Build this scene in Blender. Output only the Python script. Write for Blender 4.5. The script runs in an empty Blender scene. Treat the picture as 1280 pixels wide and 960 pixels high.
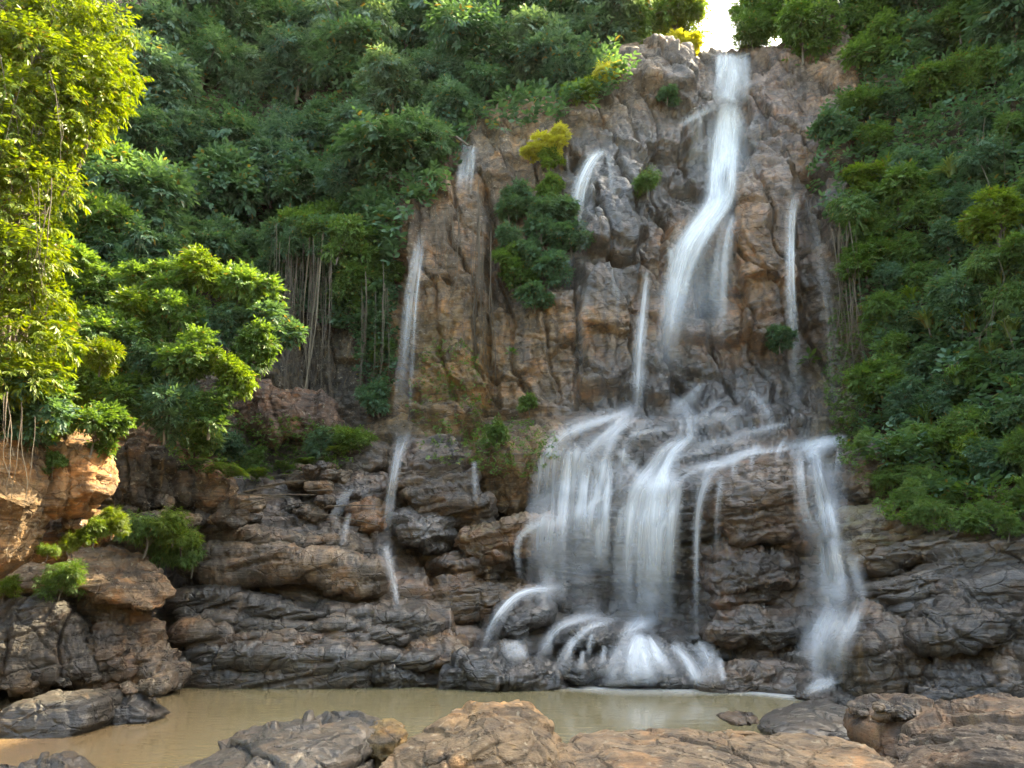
import bpy, math, random
import numpy as np
from mathutils import Vector

# ------------------------------------------------------------------ scene, camera, light
S = bpy.context.scene
COL = S.collection
W_, H_, F_ = 1280.0, 960.0, 960.0          # photo frame and focal length in photo pixels
PITCH = math.radians(14.04)
CAM = np.array([0.0, 0.0, 1.9])
cam = bpy.data.cameras.new('camera'); camo = bpy.data.objects.new('camera', cam); COL.objects.link(camo)
cam.sensor_width = 36.0; cam.lens = 36.0 * F_ / W_
cam.clip_start = 0.05; cam.clip_end = 2000
camo.location = CAM; camo.rotation_euler = (math.radians(90) + PITCH, 0, 0)
S.camera = camo

SUN_DIR = Vector((0.57, 0.415, 0.785)).normalized()      # towards the sun: over the lip of the fall
wd = bpy.data.worlds.new('World'); S.world = wd; wd.use_nodes = True
nt = wd.node_tree; bg = nt.nodes['Background']
sky = nt.nodes.new('ShaderNodeTexSky'); sky.sky_type = 'NISHITA'; sky.sun_disc = False
sky.sun_elevation = math.asin(SUN_DIR.z); sky.sun_rotation = math.atan2(SUN_DIR.x, SUN_DIR.y)
sky.air_density = 1.0; sky.dust_density = 2.5
nt.links.new(sky.outputs[0], bg.inputs[0]); bg.inputs[1].default_value = 0.15
sl = bpy.data.lights.new('sun', 'SUN'); so = bpy.data.objects.new('sun', sl); COL.objects.link(so)
sl.energy = 2.8; sl.angle = math.radians(0.53); sl.color = (1.0, 0.93, 0.80)
so.rotation_euler = SUN_DIR.to_track_quat('Z', 'Y').to_euler(); so.location = (20, 20, 40)
S.view_settings.view_transform = 'Standard'; S.view_settings.look = 'None'
S.view_settings.exposure = 3.3
S.view_settings.use_white_balance = True; S.view_settings.white_balance_temperature = 8500; S.view_settings.white_balance_tint = 2; S.view_settings.gamma = 1.0
S.render.engine = 'CYCLES'
S.cycles.use_denoising = True
S.cycles.max_bounces = 8; S.cycles.transparent_max_bounces = 24
S.cycles.diffuse_bounces = 3; S.cycles.glossy_bounces = 2; S.cycles.transmission_bounces = 3
S.cycles.use_adaptive_sampling = True; S.cycles.adaptive_threshold = 0.03

rnd = random.Random(7)
CP, SP = math.cos(PITCH), math.sin(PITCH)

# ------------------------------------------------------------------ helpers
def px(u, v, Y):
    """photo pixel + distance Y in front of the viewer -> world point(s)"""
    u = np.asarray(u, float); v = np.asarray(v, float); Y = np.asarray(Y, float)
    a = (u - 640) / F_; b = (480 - v) / F_
    dy = CP - SP * b; dz = SP + CP * b
    return np.stack([CAM[0] + a / dy * Y, CAM[1] + Y + 0 * a, CAM[2] + dz / dy * Y], -1)

def topx(P):
    x, y, z = P[..., 0] - CAM[0], P[..., 1] - CAM[1], P[..., 2] - CAM[2]
    d = CP * y + SP * z; h = -SP * y + CP * z
    d = np.maximum(d, 1e-3)
    return 640 + F_ * x / d, 480 - F_ * h / d

def _h(ix, iy, iz, seed):
    n = (ix.astype(np.uint32) * np.uint32(374761393) + iy.astype(np.uint32) * np.uint32(668265263)
         + iz.astype(np.uint32) * np.uint32(2246822519) + np.uint32((seed * 3266489917) & 0xffffffff))
    n ^= n >> np.uint32(15); n *= np.uint32(2246822519); n ^= n >> np.uint32(13); n *= np.uint32(3266489917); n ^= n >> np.uint32(16)
    return n
def h01(ix, iy, iz, seed):
    return (_h(ix, iy, iz, seed) & np.uint32(0xffffff)).astype(np.float32) / np.float32(16777216)

def vnoise(p, seed=0):
    p = p.astype(np.float32); i = np.floor(p); f = p - i; i = i.astype(np.int64)
    w = f * f * f * (f * (f * 6 - 15) + 10); r = 0
    for dx in (0, 1):
        wx = w[:, 0] if dx else 1 - w[:, 0]
        for dy in (0, 1):
            wy = w[:, 1] if dy else 1 - w[:, 1]
            for dz in (0, 1):
                wz = w[:, 2] if dz else 1 - w[:, 2]
                r = r + wx * wy * wz * h01(i[:, 0] + dx, i[:, 1] + dy, i[:, 2] + dz, seed)
    return r * 2 - 1
def fbm(p, oct=4, seed=0, gain=0.5, ridge=False):
    a, r, t = 1.0, 0, 0
    for k in range(oct):
        n = vnoise(p * (2.03 ** k) + 17.3 * k, seed + k * 31)
        if ridge: n = 1 - 2 * np.abs(n)
        r = r + a * n; t += a; a *= gain
    return r / t

def worley(p, seed):
    """nearest cell: F1, F2-F1, cell hash, offset from the cell point"""
    p = p.astype(np.float32); i = np.floor(p).astype(np.int64); n = len(p)
    f1 = np.full(n, 9, np.float32); f2 = np.full(n, 9, np.float32)
    cid = np.zeros((n, 3), np.int64); dl = np.zeros((n, 3), np.float32)
    for dx in (-1, 0, 1):
        for dy in (-1, 0, 1):
            for dz in (-1, 0, 1):
                c = i + np.array([dx, dy, dz])
                hh = _h(c[:, 0], c[:, 1], c[:, 2], seed)
                q = np.stack([(hh & np.uint32(1023)), (hh >> np.uint32(10)) & np.uint32(1023), (hh >> np.uint32(20)) & np.uint32(1023)], 1).astype(np.float32) / 1023
                d = p - (c + 0.08 + 0.84 * q)
                r = np.sqrt((d * d).sum(1))
                nw = r < f1
                f2 = np.where(nw, f1, np.minimum(f2, r)); f1 = np.where(nw, r, f1)
                cid[nw] = c[nw]; dl[nw] = d[nw]
    return f1, f2 - f1, cid, dl

def blocks(q, size, seed, groove=0.18, tilt=0.5, rnd_=0.12):
    """jointed rock blocks: each cell stands out by its own amount, has its own facet slope, and a joint round it; about -1..1"""
    f1, e, c, d = worley(q / np.array(size), seed)
    hgt = h01(c[:, 0], c[:, 1], c[:, 2], seed + 5) - 0.5
    gx = h01(c[:, 0], c[:, 1], c[:, 2], seed + 6) - 0.5; gz = h01(c[:, 0], c[:, 1], c[:, 2], seed + 7) - 0.5; gy = h01(c[:, 0], c[:, 1], c[:, 2], seed + 8) - 0.5
    fac = (gx * d[:, 0] + gy * d[:, 1] + gz * d[:, 2]) * 2.6 * tilt
    k = np.clip(e / 0.14, 0, 1); k = k * (2 - k)
    open_ = h01(c[:, 0], c[:, 1], c[:, 2], seed + 9)
    return hgt + fac + rnd_ * k - groove * open_ * np.exp(-(e / 0.035) ** 2)

def beds(Q, h, ln, seed, groove=0.25, edge=0.10):
    """courses of bedded rock of mean thickness h broken at upright joints about ln apart; each block stands out by its own amount"""
    zz = Q[:, 2] / h + 0.55 * vnoise(Q * np.array([0.25, 0.25, 0.6]) / h * 0.5, seed)
    bi = np.floor(zz); f = zz - bi; bi = bi.astype(np.int64); zero = np.zeros_like(bi)
    hb = h01(bi, zero, zero, seed + 1)
    f = np.where(f < 0, 0, f)
    L = ln * (0.6 + 1.1 * hb)
    along = (Q[:, 0] + 0.6 * Q[:, 1]) / L + hb * 13 + 0.28 * (f - 0.5) * (h01(bi, zero, zero, seed + 2) - 0.5) * 2
    xi = np.floor(along); g = along - xi; xi = xi.astype(np.int64)
    blk = h01(bi, xi, zero, seed + 3) - 0.5
    tl = (h01(bi, xi, zero, seed + 4) - 0.5) * (g - 0.5) * 0.7 + (h01(bi, xi, zero, seed + 5) - 0.35) * (f - 0.5) * 0.7
    ef = np.minimum(f, 1 - f); eg = np.minimum(g, 1 - g) * L / h
    rd = np.clip(np.minimum(ef * 1.3, eg) / edge, 0, 1); rd = rd * (2 - rd)
    wj = h01(bi, xi, zero, seed + 6)
    return 0.55 * (hb - 0.5) + 0.75 * blk + tl + 0.22 * rd - groove * np.exp(-(ef / 0.045) ** 2) - groove * 0.8 * wj * np.exp(-(eg / 0.04) ** 2)

def strata(P):
    x = P[:, 0]
    return P[:, 2] + 0.07 * np.minimum(x, 0) * 1.0 - 0.20 * np.maximum(x - 4, 0) - 0.04 * P[:, 1]

def rock_disp(P, lay, s=1.0, seed=1, fine=True):
    """lay 1: bedded rock; 0: upright jointed cliff; s scales the features (metres)"""
    w = np.stack([fbm(P * (0.55 / s), 3, seed), fbm(P * (0.55 / s) + 40, 3, seed + 1), fbm(P * (0.55 / s) + 80, 3, seed + 2)], 1)
    flat = 0.62 * np.clip((np.asarray(lay) - 0.7) / 0.2, 0, 1)
    q = P + w * np.array([0.55, 0.5, 0.22]) * s * (1 - 0.7 * flat)[:, None]
    z = strata(q)
    Q = np.stack([q[:, 0], q[:, 1], z], 1)
    out = np.zeros(len(P))
    if np.any(lay > 0.001):
        bed = beds(Q, 0.62 * s, 2.6 * s, seed + 11, 0.42, 0.08) * 0.52
        bed += blocks(Q, (1.3 * s, 1.2 * s, 0.7 * s), seed + 15, 0.15, 0.7) * 0.20 * (1 - flat)
        bed += beds(Q + w * 0.1, 0.19 * s, 1.1 * s, seed + 12, 0.45, 0.08) * 0.19
        bed += blocks(Q + 3, (0.34 * s, 0.34 * s, 0.13 * s), seed + 13, 0.2, 0.9) * 0.065 * (1 - flat)
        lines = fbm(np.stack([q[:, 0] * 0.9, q[:, 1] * 0.9, z * 13], 1) / s, 3, seed + 14, 0.6)
        bed += lines * 0.035
        out += lay * bed * s
    if np.any(lay < 0.999):
        Qv = np.stack([q[:, 2] + 0.15 * q[:, 0], q[:, 1], q[:, 0] + 0.5 * q[:, 1] + 0.08 * q[:, 2]], 1)
        up = beds(Qv, 0.95 * s, 2.6 * s, seed + 20, 0.45, 0.07) * 0.52 + blocks(q, (1.8 * s, 1.7 * s, 2.6 * s), seed + 21, 0.25, 0.9) * 0.24
        up += beds(Qv + w * 0.2, 0.27 * s, 0.9 * s, seed + 26, 0.45, 0.07) * 0.13
        up += blocks(q + 9, (0.55 * s, 0.55 * s, 0.95 * s), seed + 22, 0.2, 1.0) * 0.07
        up += blocks(q + 5, (0.20 * s, 0.20 * s, 0.30 * s), seed + 23, 0.2, 1.0) * 0.035
        up += fbm(np.stack([q[:, 0] * 5, q[:, 1] * 5, q[:, 2] * 0.8], 1) / s, 4, seed + 24, 0.6) * 0.03
        up += fbm(q * (1.6 / s), 4, seed + 25, 0.55, True) * 0.04
        out += (1 - lay) * up * s
    if fine:
        out += fbm(P * (3.2 / s), 5, seed + 30, 0.58, True) * 0.045 * s + fbm(P * (17.0 / s), 3, seed + 31) * 0.012 * s
    return out

def link(name, me, mat=None, parent=None, smooth=False):
    o = bpy.data.objects.new(name, me); COL.objects.link(o)
    if mat is not None: me.materials.append(mat)
    if parent is not None: o.parent = parent
    if smooth: me.polygons.foreach_set('use_smooth', np.ones(len(me.polygons), bool))
    return o

def mesh_from(name, V, Fq, attrs=None, uv=None):
    """V (n,3), Fq (m,4) quads or (m,3) triangles"""
    me = bpy.data.meshes.new(name); V = np.ascontiguousarray(V, np.float32); Fq = np.ascontiguousarray(Fq, np.int32)
    k = Fq.shape[1]
    me.vertices.add(len(V)); me.vertices.foreach_set('co', V.ravel())
    me.loops.add(Fq.size); me.loops.foreach_set('vertex_index', Fq.ravel())
    me.polygons.add(len(Fq)); me.polygons.foreach_set('loop_start', np.arange(0, Fq.size, k, dtype=np.int32))
    me.polygons.foreach_set('loop_total', np.full(len(Fq), k, np.int32))
    me.update(calc_edges=True); me.validate()
    for an, av in (attrs or {}).items():
        av = np.ascontiguousarray(av, np.float32)
        if av.ndim == 2:
            at = me.attributes.new(an, 'FLOAT_VECTOR', 'POINT'); at.data.foreach_set('vector', av.ravel())
        else:
            at = me.attributes.new(an, 'FLOAT', 'POINT'); at.data.foreach_set('value', av)
    if uv is not None:
        ul = me.uv_layers.new(name='UVMap'); ul.data.foreach_set('uv', np.ascontiguousarray(uv[Fq.ravel()], np.float32).ravel())
    return me

def tag(o, label, cat, group=None, kind=None):
    if kind: o['kind'] = kind
    if label: o['label'] = label
    if cat: o['category'] = cat
    if group: o['group'] = group
    return o
def empty(name, loc, label, cat, group=None):
    o = bpy.data.objects.new(name, None); COL.objects.link(o); o.location = loc; o.empty_display_size = 0.2
    return tag(o, label, cat, group)

# ------------------------------------------------------------------ materials
def newmat(name):
    m = bpy.data.materials.new(name); m.use_nodes = True; t = m.node_tree
    for n in list(t.nodes): t.nodes.remove(n)
    out = t.nodes.new('ShaderNodeOutputMaterial')
    return m, t, out
def N(t, typ, **kw):
    n = t.nodes.new(typ)
    for k, v in kw.items():
        if k.startswith('i_'):
            key = k[2:]; n.inputs[int(key) if key.isdigit() else key.replace('_', ' ')].default_value = v
        else: setattr(n, k, v)
    return n
def ramp(t, src, stops, interp='LINEAR'):
    r = t.nodes.new('ShaderNodeValToRGB'); r.color_ramp.interpolation = interp
    e = r.color_ramp.elements
    while len(e) < len(stops): e.new(0.5)
    for k, (p, c) in enumerate(stops): e[k].position = p; e[k].color = (c if isinstance(c, tuple) else (c, c, c)) + (1,) if not (isinstance(c, tuple) and len(c) == 4) else c
    t.links.new(src, r.inputs[0]); return r.outputs[0]
def mixc(t, f, a, b, mode='MIX'):
    m = t.nodes.new('ShaderNodeMix'); m.data_type = 'RGBA'; m.blend_type = mode
    for sck, val in ((m.inputs[0], f), (m.inputs[6], a), (m.inputs[7], b)):
        if hasattr(val, 'links'): t.links.new(val, sck)
        else: sck.default_value = val if not isinstance(val, tuple) or len(val) == 4 else val + (1,)
    return m.outputs[2]
def mth(t, op, a, b=0.0, clamp=False):
    m = t.nodes.new('ShaderNodeMath'); m.operation = op; m.use_clamp = clamp
    for k, val in enumerate((a, b)):
        if hasattr(val, 'links'): t.links.new(val, m.inputs[k])
        else: m.inputs[k].default_value = val
    return m.outputs[0]

def make_rock_mat():
    m, t, out = newmat('rock'); L = t.links
    tint = N(t, 'ShaderNodeAttribute', attribute_name='tint'); wet = N(t, 'ShaderNodeAttribute', attribute_name='wet'); moss = N(t, 'ShaderNodeAttribute', attribute_name='moss')
    geo = N(t, 'ShaderNodeNewGeometry')
    pos = geo.outputs['Position']
    n1 = N(t, 'ShaderNodeTexNoise', i_Scale=0.9, i_Detail=7.0, i_Roughness=0.62); L.new(pos, n1.inputs['Vector'])
    n2 = N(t, 'ShaderNodeTexNoise', i_Scale=5.0, i_Detail=8.0, i_Roughness=0.7); L.new(pos, n2.inputs['Vector'])
    mp = N(t, 'ShaderNodeMapping'); mp.inputs['Scale'].default_value = (5.0, 5.0, 0.45); L.new(pos, mp.inputs['Vector'])
    ns = N(t, 'ShaderNodeTexNoise', i_Scale=1.0, i_Detail=6.0, i_Roughness=0.6); L.new(mp.outputs[0], ns.inputs['Vector'])
    mb = N(t, 'ShaderNodeMapping'); mb.inputs['Scale'].default_value = (1.1, 1.1, 13.0); mb.inputs['Rotation'].default_value = (0, 0.07, 0); L.new(pos, mb.inputs['Vector'])
    nb = N(t, 'ShaderNodeTexNoise', i_Scale=1.0, i_Detail=6.0, i_Roughness=0.65); L.new(mb.outputs[0], nb.inputs['Vector'])
    c = mixc(t, 1.0, tint.outputs['Color'], ramp(t, n1.outputs[0], [(0.3, (0.36, 0.34, 0.33)), (0.48, (0.80, 0.76, 0.72)), (0.68, (1.45, 1.20, 0.92))]), 'MULTIPLY')
    c = mixc(t, 1.0, c, ramp(t, n2.outputs[0], [(0.30, 0.50), (0.5, 0.92), (0.70, 1.40)]), 'MULTIPLY')
    no = N(t, 'ShaderNodeTexNoise', i_Scale=1.7, i_Detail=6.0, i_Roughness=0.6, i_Distortion=0.6); L.new(pos, no.inputs['Vector'])
    c = mixc(t, mth(t, 'MULTIPLY', ramp(t, no.outputs[0], [(0.50, 0.0), (0.62, 1.0)]), 0.45), c, mixc(t, 1.0, c, (1.85, 1.25, 0.68), 'MULTIPLY'))
    # run-down stains (mineral and algae) on the face
    c = mixc(t, mth(t, 'MULTIPLY', ramp(t, ns.outputs[0], [(0.50, 0.0), (0.66, 1.0)]), 0.55), c, (0.028, 0.026, 0.028))
    c = mixc(t, mth(t, 'MULTIPLY', ramp(t, nb.outputs[0], [(0.50, 0.0), (0.66, 1.0)]), 0.70), c, (0.034, 0.030, 0.028))
    c = mixc(t, mth(t, 'MULTIPLY', ramp(t, ns.outputs[0], [(0.28, 1.0), (0.40, 0.0)]), 0.45), c, (0.30, 0.20, 0.10))
    # pale lichen specks
    vo = N(t, 'ShaderNodeTexNoise', i_Scale=13.0, i_Detail=4.0, i_Roughness=0.55); L.new(pos, vo.inputs['Vector'])
    dry = mth(t, 'SUBTRACT', 1.0, wet.outputs['Fac'], True)
    c = mixc(t, mth(t, 'MULTIPLY', mth(t, 'MULTIPLY', ramp(t, vo.outputs[0], [(0.60, 0.0), (0.68, 1.0)]), 0.55), dry), c, (0.34, 0.31, 0.25))
    # moss grows on ledges
    sx = N(t, 'ShaderNodeSeparateXYZ'); L.new(geo.outputs['Normal'], sx.inputs[0])
    mf = mth(t, 'ADD', mth(t, 'MULTIPLY', moss.outputs['Fac'], 1.3), mth(t, 'MULTIPLY', sx.outputs[2], 0.10))
    mf = mth(t, 'ADD', mf, mth(t, 'MULTIPLY', n2.outputs[0], 0.9))
    mf = ramp(t, mf, [(0.78, 0.0), (1.0, 1.0)])
    nm = N(t, 'ShaderNodeTexNoise', i_Scale=30.0, i_Detail=4.0); L.new(pos, nm.inputs['Vector'])
    mc = mixc(t, nm.outputs[0], (0.035, 0.045, 0.008), (0.13, 0.12, 0.022))
    c = mixc(t, mth(t, 'MULTIPLY', mf, 0.8), c, mc)
    # wetness darkens the stone itself and makes it shine
    wetn = mth(t, 'MULTIPLY', wet.outputs['Fac'], ramp(t, n1.outputs[0], [(0.32, 0.55), (0.62, 1.0)]))
    c = mixc(t, mth(t, 'MULTIPLY', wetn, 0.62), c, mixc(t, 1.0, c, (0.42, 0.40, 0.40), 'MULTIPLY'))
    c = mixc(t, 1.0, c, (1.10, 1.0, 0.885), 'MULTIPLY')
    p = N(t, 'ShaderNodeBsdfPrincipled'); L.new(c, p.inputs['Base Color'])
    rr = N(t, 'ShaderNodeMapRange', i_1=0.0, i_2=1.0, i_3=0.80, i_4=0.38); L.new(wetn, rr.inputs[0])
    rg = mth(t, 'ADD', rr.outputs[0], mth(t, 'MULTIPLY', mth(t, 'SUBTRACT', n2.outputs[0], 0.5), 0.35), True)
    rg = mth(t, 'MAXIMUM', rg, mth(t, 'MULTIPLY', mf, 0.9)); L.new(rg, p.inputs['Roughness'])
    L.new(mth(t, 'ADD', 0.35, mth(t, 'MULTIPLY', wetn, 0.55)), p.inputs['Specular IOR Level'])
    # thin joints and cracks, bent by noise
    wv = mixc(t, 0.5, pos, n1.outputs['Color'], 'ADD')
    mk = N(t, 'ShaderNodeMapping'); mk.inputs['Scale'].default_value = (1.5, 1.5, 2.6); L.new(wv, mk.inputs[0])
    ck = N(t, 'ShaderNodeTexVoronoi', feature='DISTANCE_TO_EDGE', i_Scale=1.3, i_Randomness=1.0); L.new(mk.outputs[0], ck.inputs['Vector'])
    crack = ramp(t, ck.outputs['Distance'], [(0.0, 0.0), (0.05, 1.0)])
    crack = mth(t, 'MAXIMUM', crack, ramp(t, n2.outputs[0], [(0.45, 0.0), (0.60, 1.0)]))
    nf = N(t, 'ShaderNodeTexNoise', i_Scale=16.0, i_Detail=6.0, i_Roughness=0.7); L.new(pos, nf.inputs['Vector'])
    hb = mth(t, 'ADD', mth(t, 'MULTIPLY', n2.outputs[0], 0.8), mth(t, 'MULTIPLY', nb.outputs[0], 1.0))
    hb = mth(t, 'ADD', hb, mth(t, 'MULTIPLY', nf.outputs[0], 0.38))
    hb = mth(t, 'ADD', hb, mth(t, 'MULTIPLY', crack, 0.8))
    b = N(t, 'ShaderNodeBump', i_Strength=0.8, i_Distance=0.08); L.new(hb, b.inputs['Height']); L.new(b.outputs[0], p.inputs['Normal'])
    b2 = N(t, 'ShaderNodeBump', i_Strength=0.35, i_Distance=0.04); L.new(hb, b2.inputs['Height']); L.new(b2.outputs[0], p.inputs['Coat Normal'])
    L.new(mth(t, 'MULTIPLY', wetn, 0.95, True), p.inputs['Coat Weight']); p.inputs['Coat Roughness'].default_value = 0.09; p.inputs['Coat IOR'].default_value = 1.4
    L.new(p.outputs[0], out.inputs[0]); return m
ROCK = make_rock_mat()

def leaf_mat(name, dark, lite, trans=0.45, tcol=None, rough=0.42):
    m, t, out = newmat(name); L = t.links
    lv = N(t, 'ShaderNodeAttribute', attribute_name='leafv'); oi = N(t, 'ShaderNodeObjectInfo')
    f = mth(t, 'ADD', mth(t, 'MULTIPLY', lv.outputs['Fac'], 0.8), mth(t, 'MULTIPLY', oi.outputs['Random'], 0.25))
    c = mixc(t, f, dark, lite)
    old = mth(t, 'GREATER_THAN', lv.outputs['Fac'], 0.972)
    c = mixc(t, mth(t, 'MULTIPLY', old, 0.8), c, (0.20, 0.13, 0.035))
    p = N(t, 'ShaderNodeBsdfPrincipled', i_Roughness=rough); L.new(c, p.inputs['Base Color']); p.inputs['Specular IOR Level'].default_value = 0.35
    tr = N(t, 'ShaderNodeBsdfTranslucent')
    tc = mixc(t, 1.0, c, tcol or (1.35, 1.25, 0.45), 'MULTIPLY'); L.new(tc, tr.inputs[0])
    mx = N(t, 'ShaderNodeMixShader', i_0=trans); L.new(p.outputs[0], mx.inputs[1]); L.new(tr.outputs[0], mx.inputs[2]); L.new(mx.outputs[0], out.inputs[0])
    return m
LM = {
 'deep': leaf_mat('deep_green_leaf', (0.030, 0.078, 0.046), (0.11, 0.205, 0.118), rough=.5),
 'blue': leaf_mat('bluish_green_leaf', (0.034, 0.082, 0.062), (0.12, 0.21, 0.16), rough=.5),
 'mid': leaf_mat('mid_green_leaf', (0.040, 0.095, 0.024), (0.14, 0.235, 0.06), rough=.5),
 'pale': leaf_mat('pale_green_leaf', (0.055, 0.105, 0.075), (0.16, 0.25, 0.18), rough=.5),
 'lime': leaf_mat('lime_green_leaf', (0.06, 0.12, 0.014), (0.18, 0.26, 0.04), 0.5),
 'gold': leaf_mat('yellow_green_leaf', (0.07, 0.12, 0.012), (0.185, 0.235, 0.03), 0.5, (1.25, 1.2, 0.4)),
 'yellow': leaf_mat('sunlit_yellow_leaf', (0.30, 0.31, 0.03), (0.58, 0.54, 0.10), 0.5, (1.15, 1.1, 0.4)),  # brightened so the colour itself carries the sunlight on these leaves
 'reed': leaf_mat('reed_leaf', (0.08, 0.12, 0.035), (0.20, 0.25, 0.09), 0.4),
}
def bark_mat(name, a, b):
    m, t, out = newmat(name); L = t.links
    geo = N(t, 'ShaderNodeNewGeometry'); mp = N(t, 'ShaderNodeMapping'); mp.inputs['Scale'].default_value = (14, 14, 2.5); L.new(geo.outputs['Position'], mp.inputs[0])
    n = N(t, 'ShaderNodeTexNoise', i_Scale=1.0, i_Detail=6.0, i_Roughness=0.65); L.new(mp.outputs[0], n.inputs['Vector'])
    p = N(t, 'ShaderNodeBsdfPrincipled', i_Roughness=0.85); L.new(ramp(t, n.outputs[0], [(0.3, a), (0.7, b)]), p.inputs['Base Color'])
    bp = N(t, 'ShaderNodeBump', i_Strength=0.7, i_Distance=0.03); L.new(n.outputs[0], bp.inputs['Height']); L.new(bp.outputs[0], p.inputs['Normal'])
    L.new(p.outputs[0], out.inputs[0]); return m
BARK = bark_mat('bark', (0.045, 0.036, 0.026), (0.19, 0.155, 0.115))
VINE = bark_mat('dry_vine', (0.06, 0.047, 0.03), (0.19, 0.15, 0.095))
ROOT = bark_mat('aerial_root', (0.045, 0.034, 0.024), (0.13, 0.098, 0.066))

def falling_mat(name, opac=1.0):
    m, t, out = newmat(name); L = t.links
    uv = N(t, 'ShaderNodeUVMap', uv_map='UVMap'); sp = N(t, 'ShaderNodeSeparateXYZ'); L.new(uv.outputs[0], sp.inputs[0])
    den = N(t, 'ShaderNodeAttribute', attribute_name='dens')
    edge = N(t, 'ShaderNodeAttribute', attribute_name='edge')
    def streak(sx, sy, lo, hi, off):
        cv = N(t, 'ShaderNodeCombineXYZ'); L.new(mth(t, 'MULTIPLY', sp.outputs[0], sx), cv.inputs[0]); L.new(mth(t, 'MULTIPLY', sp.outputs[1], sy), cv.inputs[1]); cv.inputs[2].default_value = off
        n = N(t, 'ShaderNodeTexNoise', i_Scale=1.0, i_Detail=4.0, i_Roughness=0.55); L.new(cv.outputs[0], n.inputs['Vector'])
        return ramp(t, n.outputs[0], [(lo, 0.0), (hi, 1.0)])
    a = mth(t, 'ADD', mth(t, 'MULTIPLY', streak(5, 0.16, 0.24, 0.78, 1.0), 0.62), mth(t, 'MULTIPLY', streak(16, 0.25, 0.22, 0.80, 5.0), 0.38))
    a = mth(t, 'ADD', mth(t, 'MULTIPLY', a, 0.95), mth(t, 'MULTIPLY', mth(t, 'POWER', den.outputs['Fac'], 2.5), 0.45))
    a = mth(t, 'MULTIPLY', mth(t, 'MULTIPLY', a, den.outputs['Fac']), edge.outputs['Fac'])
    a = mth(t, 'MULTIPLY', a, opac, True)
    d = N(t, 'ShaderNodeBsdfDiffuse'); d.inputs[0].default_value = (0.93, 0.94, 0.96, 1)
    tl = N(t, 'ShaderNodeBsdfTranslucent'); tl.inputs[0].default_value = (0.93, 0.94, 0.96, 1)
    mx = N(t, 'ShaderNodeMixShader', i_0=0.45); L.new(d.outputs[0], mx.inputs[1]); L.new(tl.outputs[0], mx.inputs[2])
    tp = N(t, 'ShaderNodeBsdfTransparent'); m2 = N(t, 'ShaderNodeMixShader'); L.new(a, m2.inputs[0]); L.new(tp.outputs[0], m2.inputs[1]); L.new(mx.outputs[0], m2.inputs[2])
    L.new(m2.outputs[0], out.inputs[0]); return m
FALL = falling_mat('white_water', 1.0)
VEIL = falling_mat('thin_water_veil', 0.55)

def pool_mat():
    m, t, out = newmat('murky_pool_water'); L = t.links
    geo = N(t, 'ShaderNodeNewGeometry'); sp = N(t, 'ShaderNodeSeparateXYZ'); L.new(geo.outputs['Position'], sp.inputs[0])
    n = N(t, 'ShaderNodeTexNoise', i_Scale=0.35, i_Detail=4.0); L.new(geo.outputs['Position'], n.inputs['Vector'])
    mp = N(t, 'ShaderNodeMapping'); mp.inputs['Scale'].default_value = (1.6, 5.0, 1); L.new(geo.outputs['Position'], mp.inputs[0])
    n2 = N(t, 'ShaderNodeTexNoise', i_Scale=1.0, i_Detail=3.0); L.new(mp.outputs[0], n2.inputs['Vector'])
    c = mixc(t, n.outputs[0], (0.165, 0.135, 0.072), (0.215, 0.175, 0.095))
    # sandy shallows on the left
    sh = mth(t, 'ADD', mth(t, 'MULTIPLY', sp.outputs[0], -0.30), mth(t, 'MULTIPLY', sp.outputs[1], -0.10))
    sh = mth(t, 'ADD', sh, mth(t, 'MULTIPLY', n.outputs[0], 0.5)); sh = ramp(t, sh, [(0.1, 0.0), (1.0, 1.0)])
    c = mixc(t, sh, c, (0.165, 0.105, 0.055))
    p = N(t, 'ShaderNodeBsdfPrincipled', i_Roughness=0.10, i_IOR=1.33); L.new(c, p.inputs['Base Color'])
    b = N(t, 'ShaderNodeBump', i_Strength=0.22, i_Distance=0.03); L.new(n2.outputs[0], b.inputs['Height']); L.new(b.outputs[0], p.inputs['Normal'])
    L.new(p.outputs[0], out.inputs[0]); return m
POOL = pool_mat()

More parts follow.
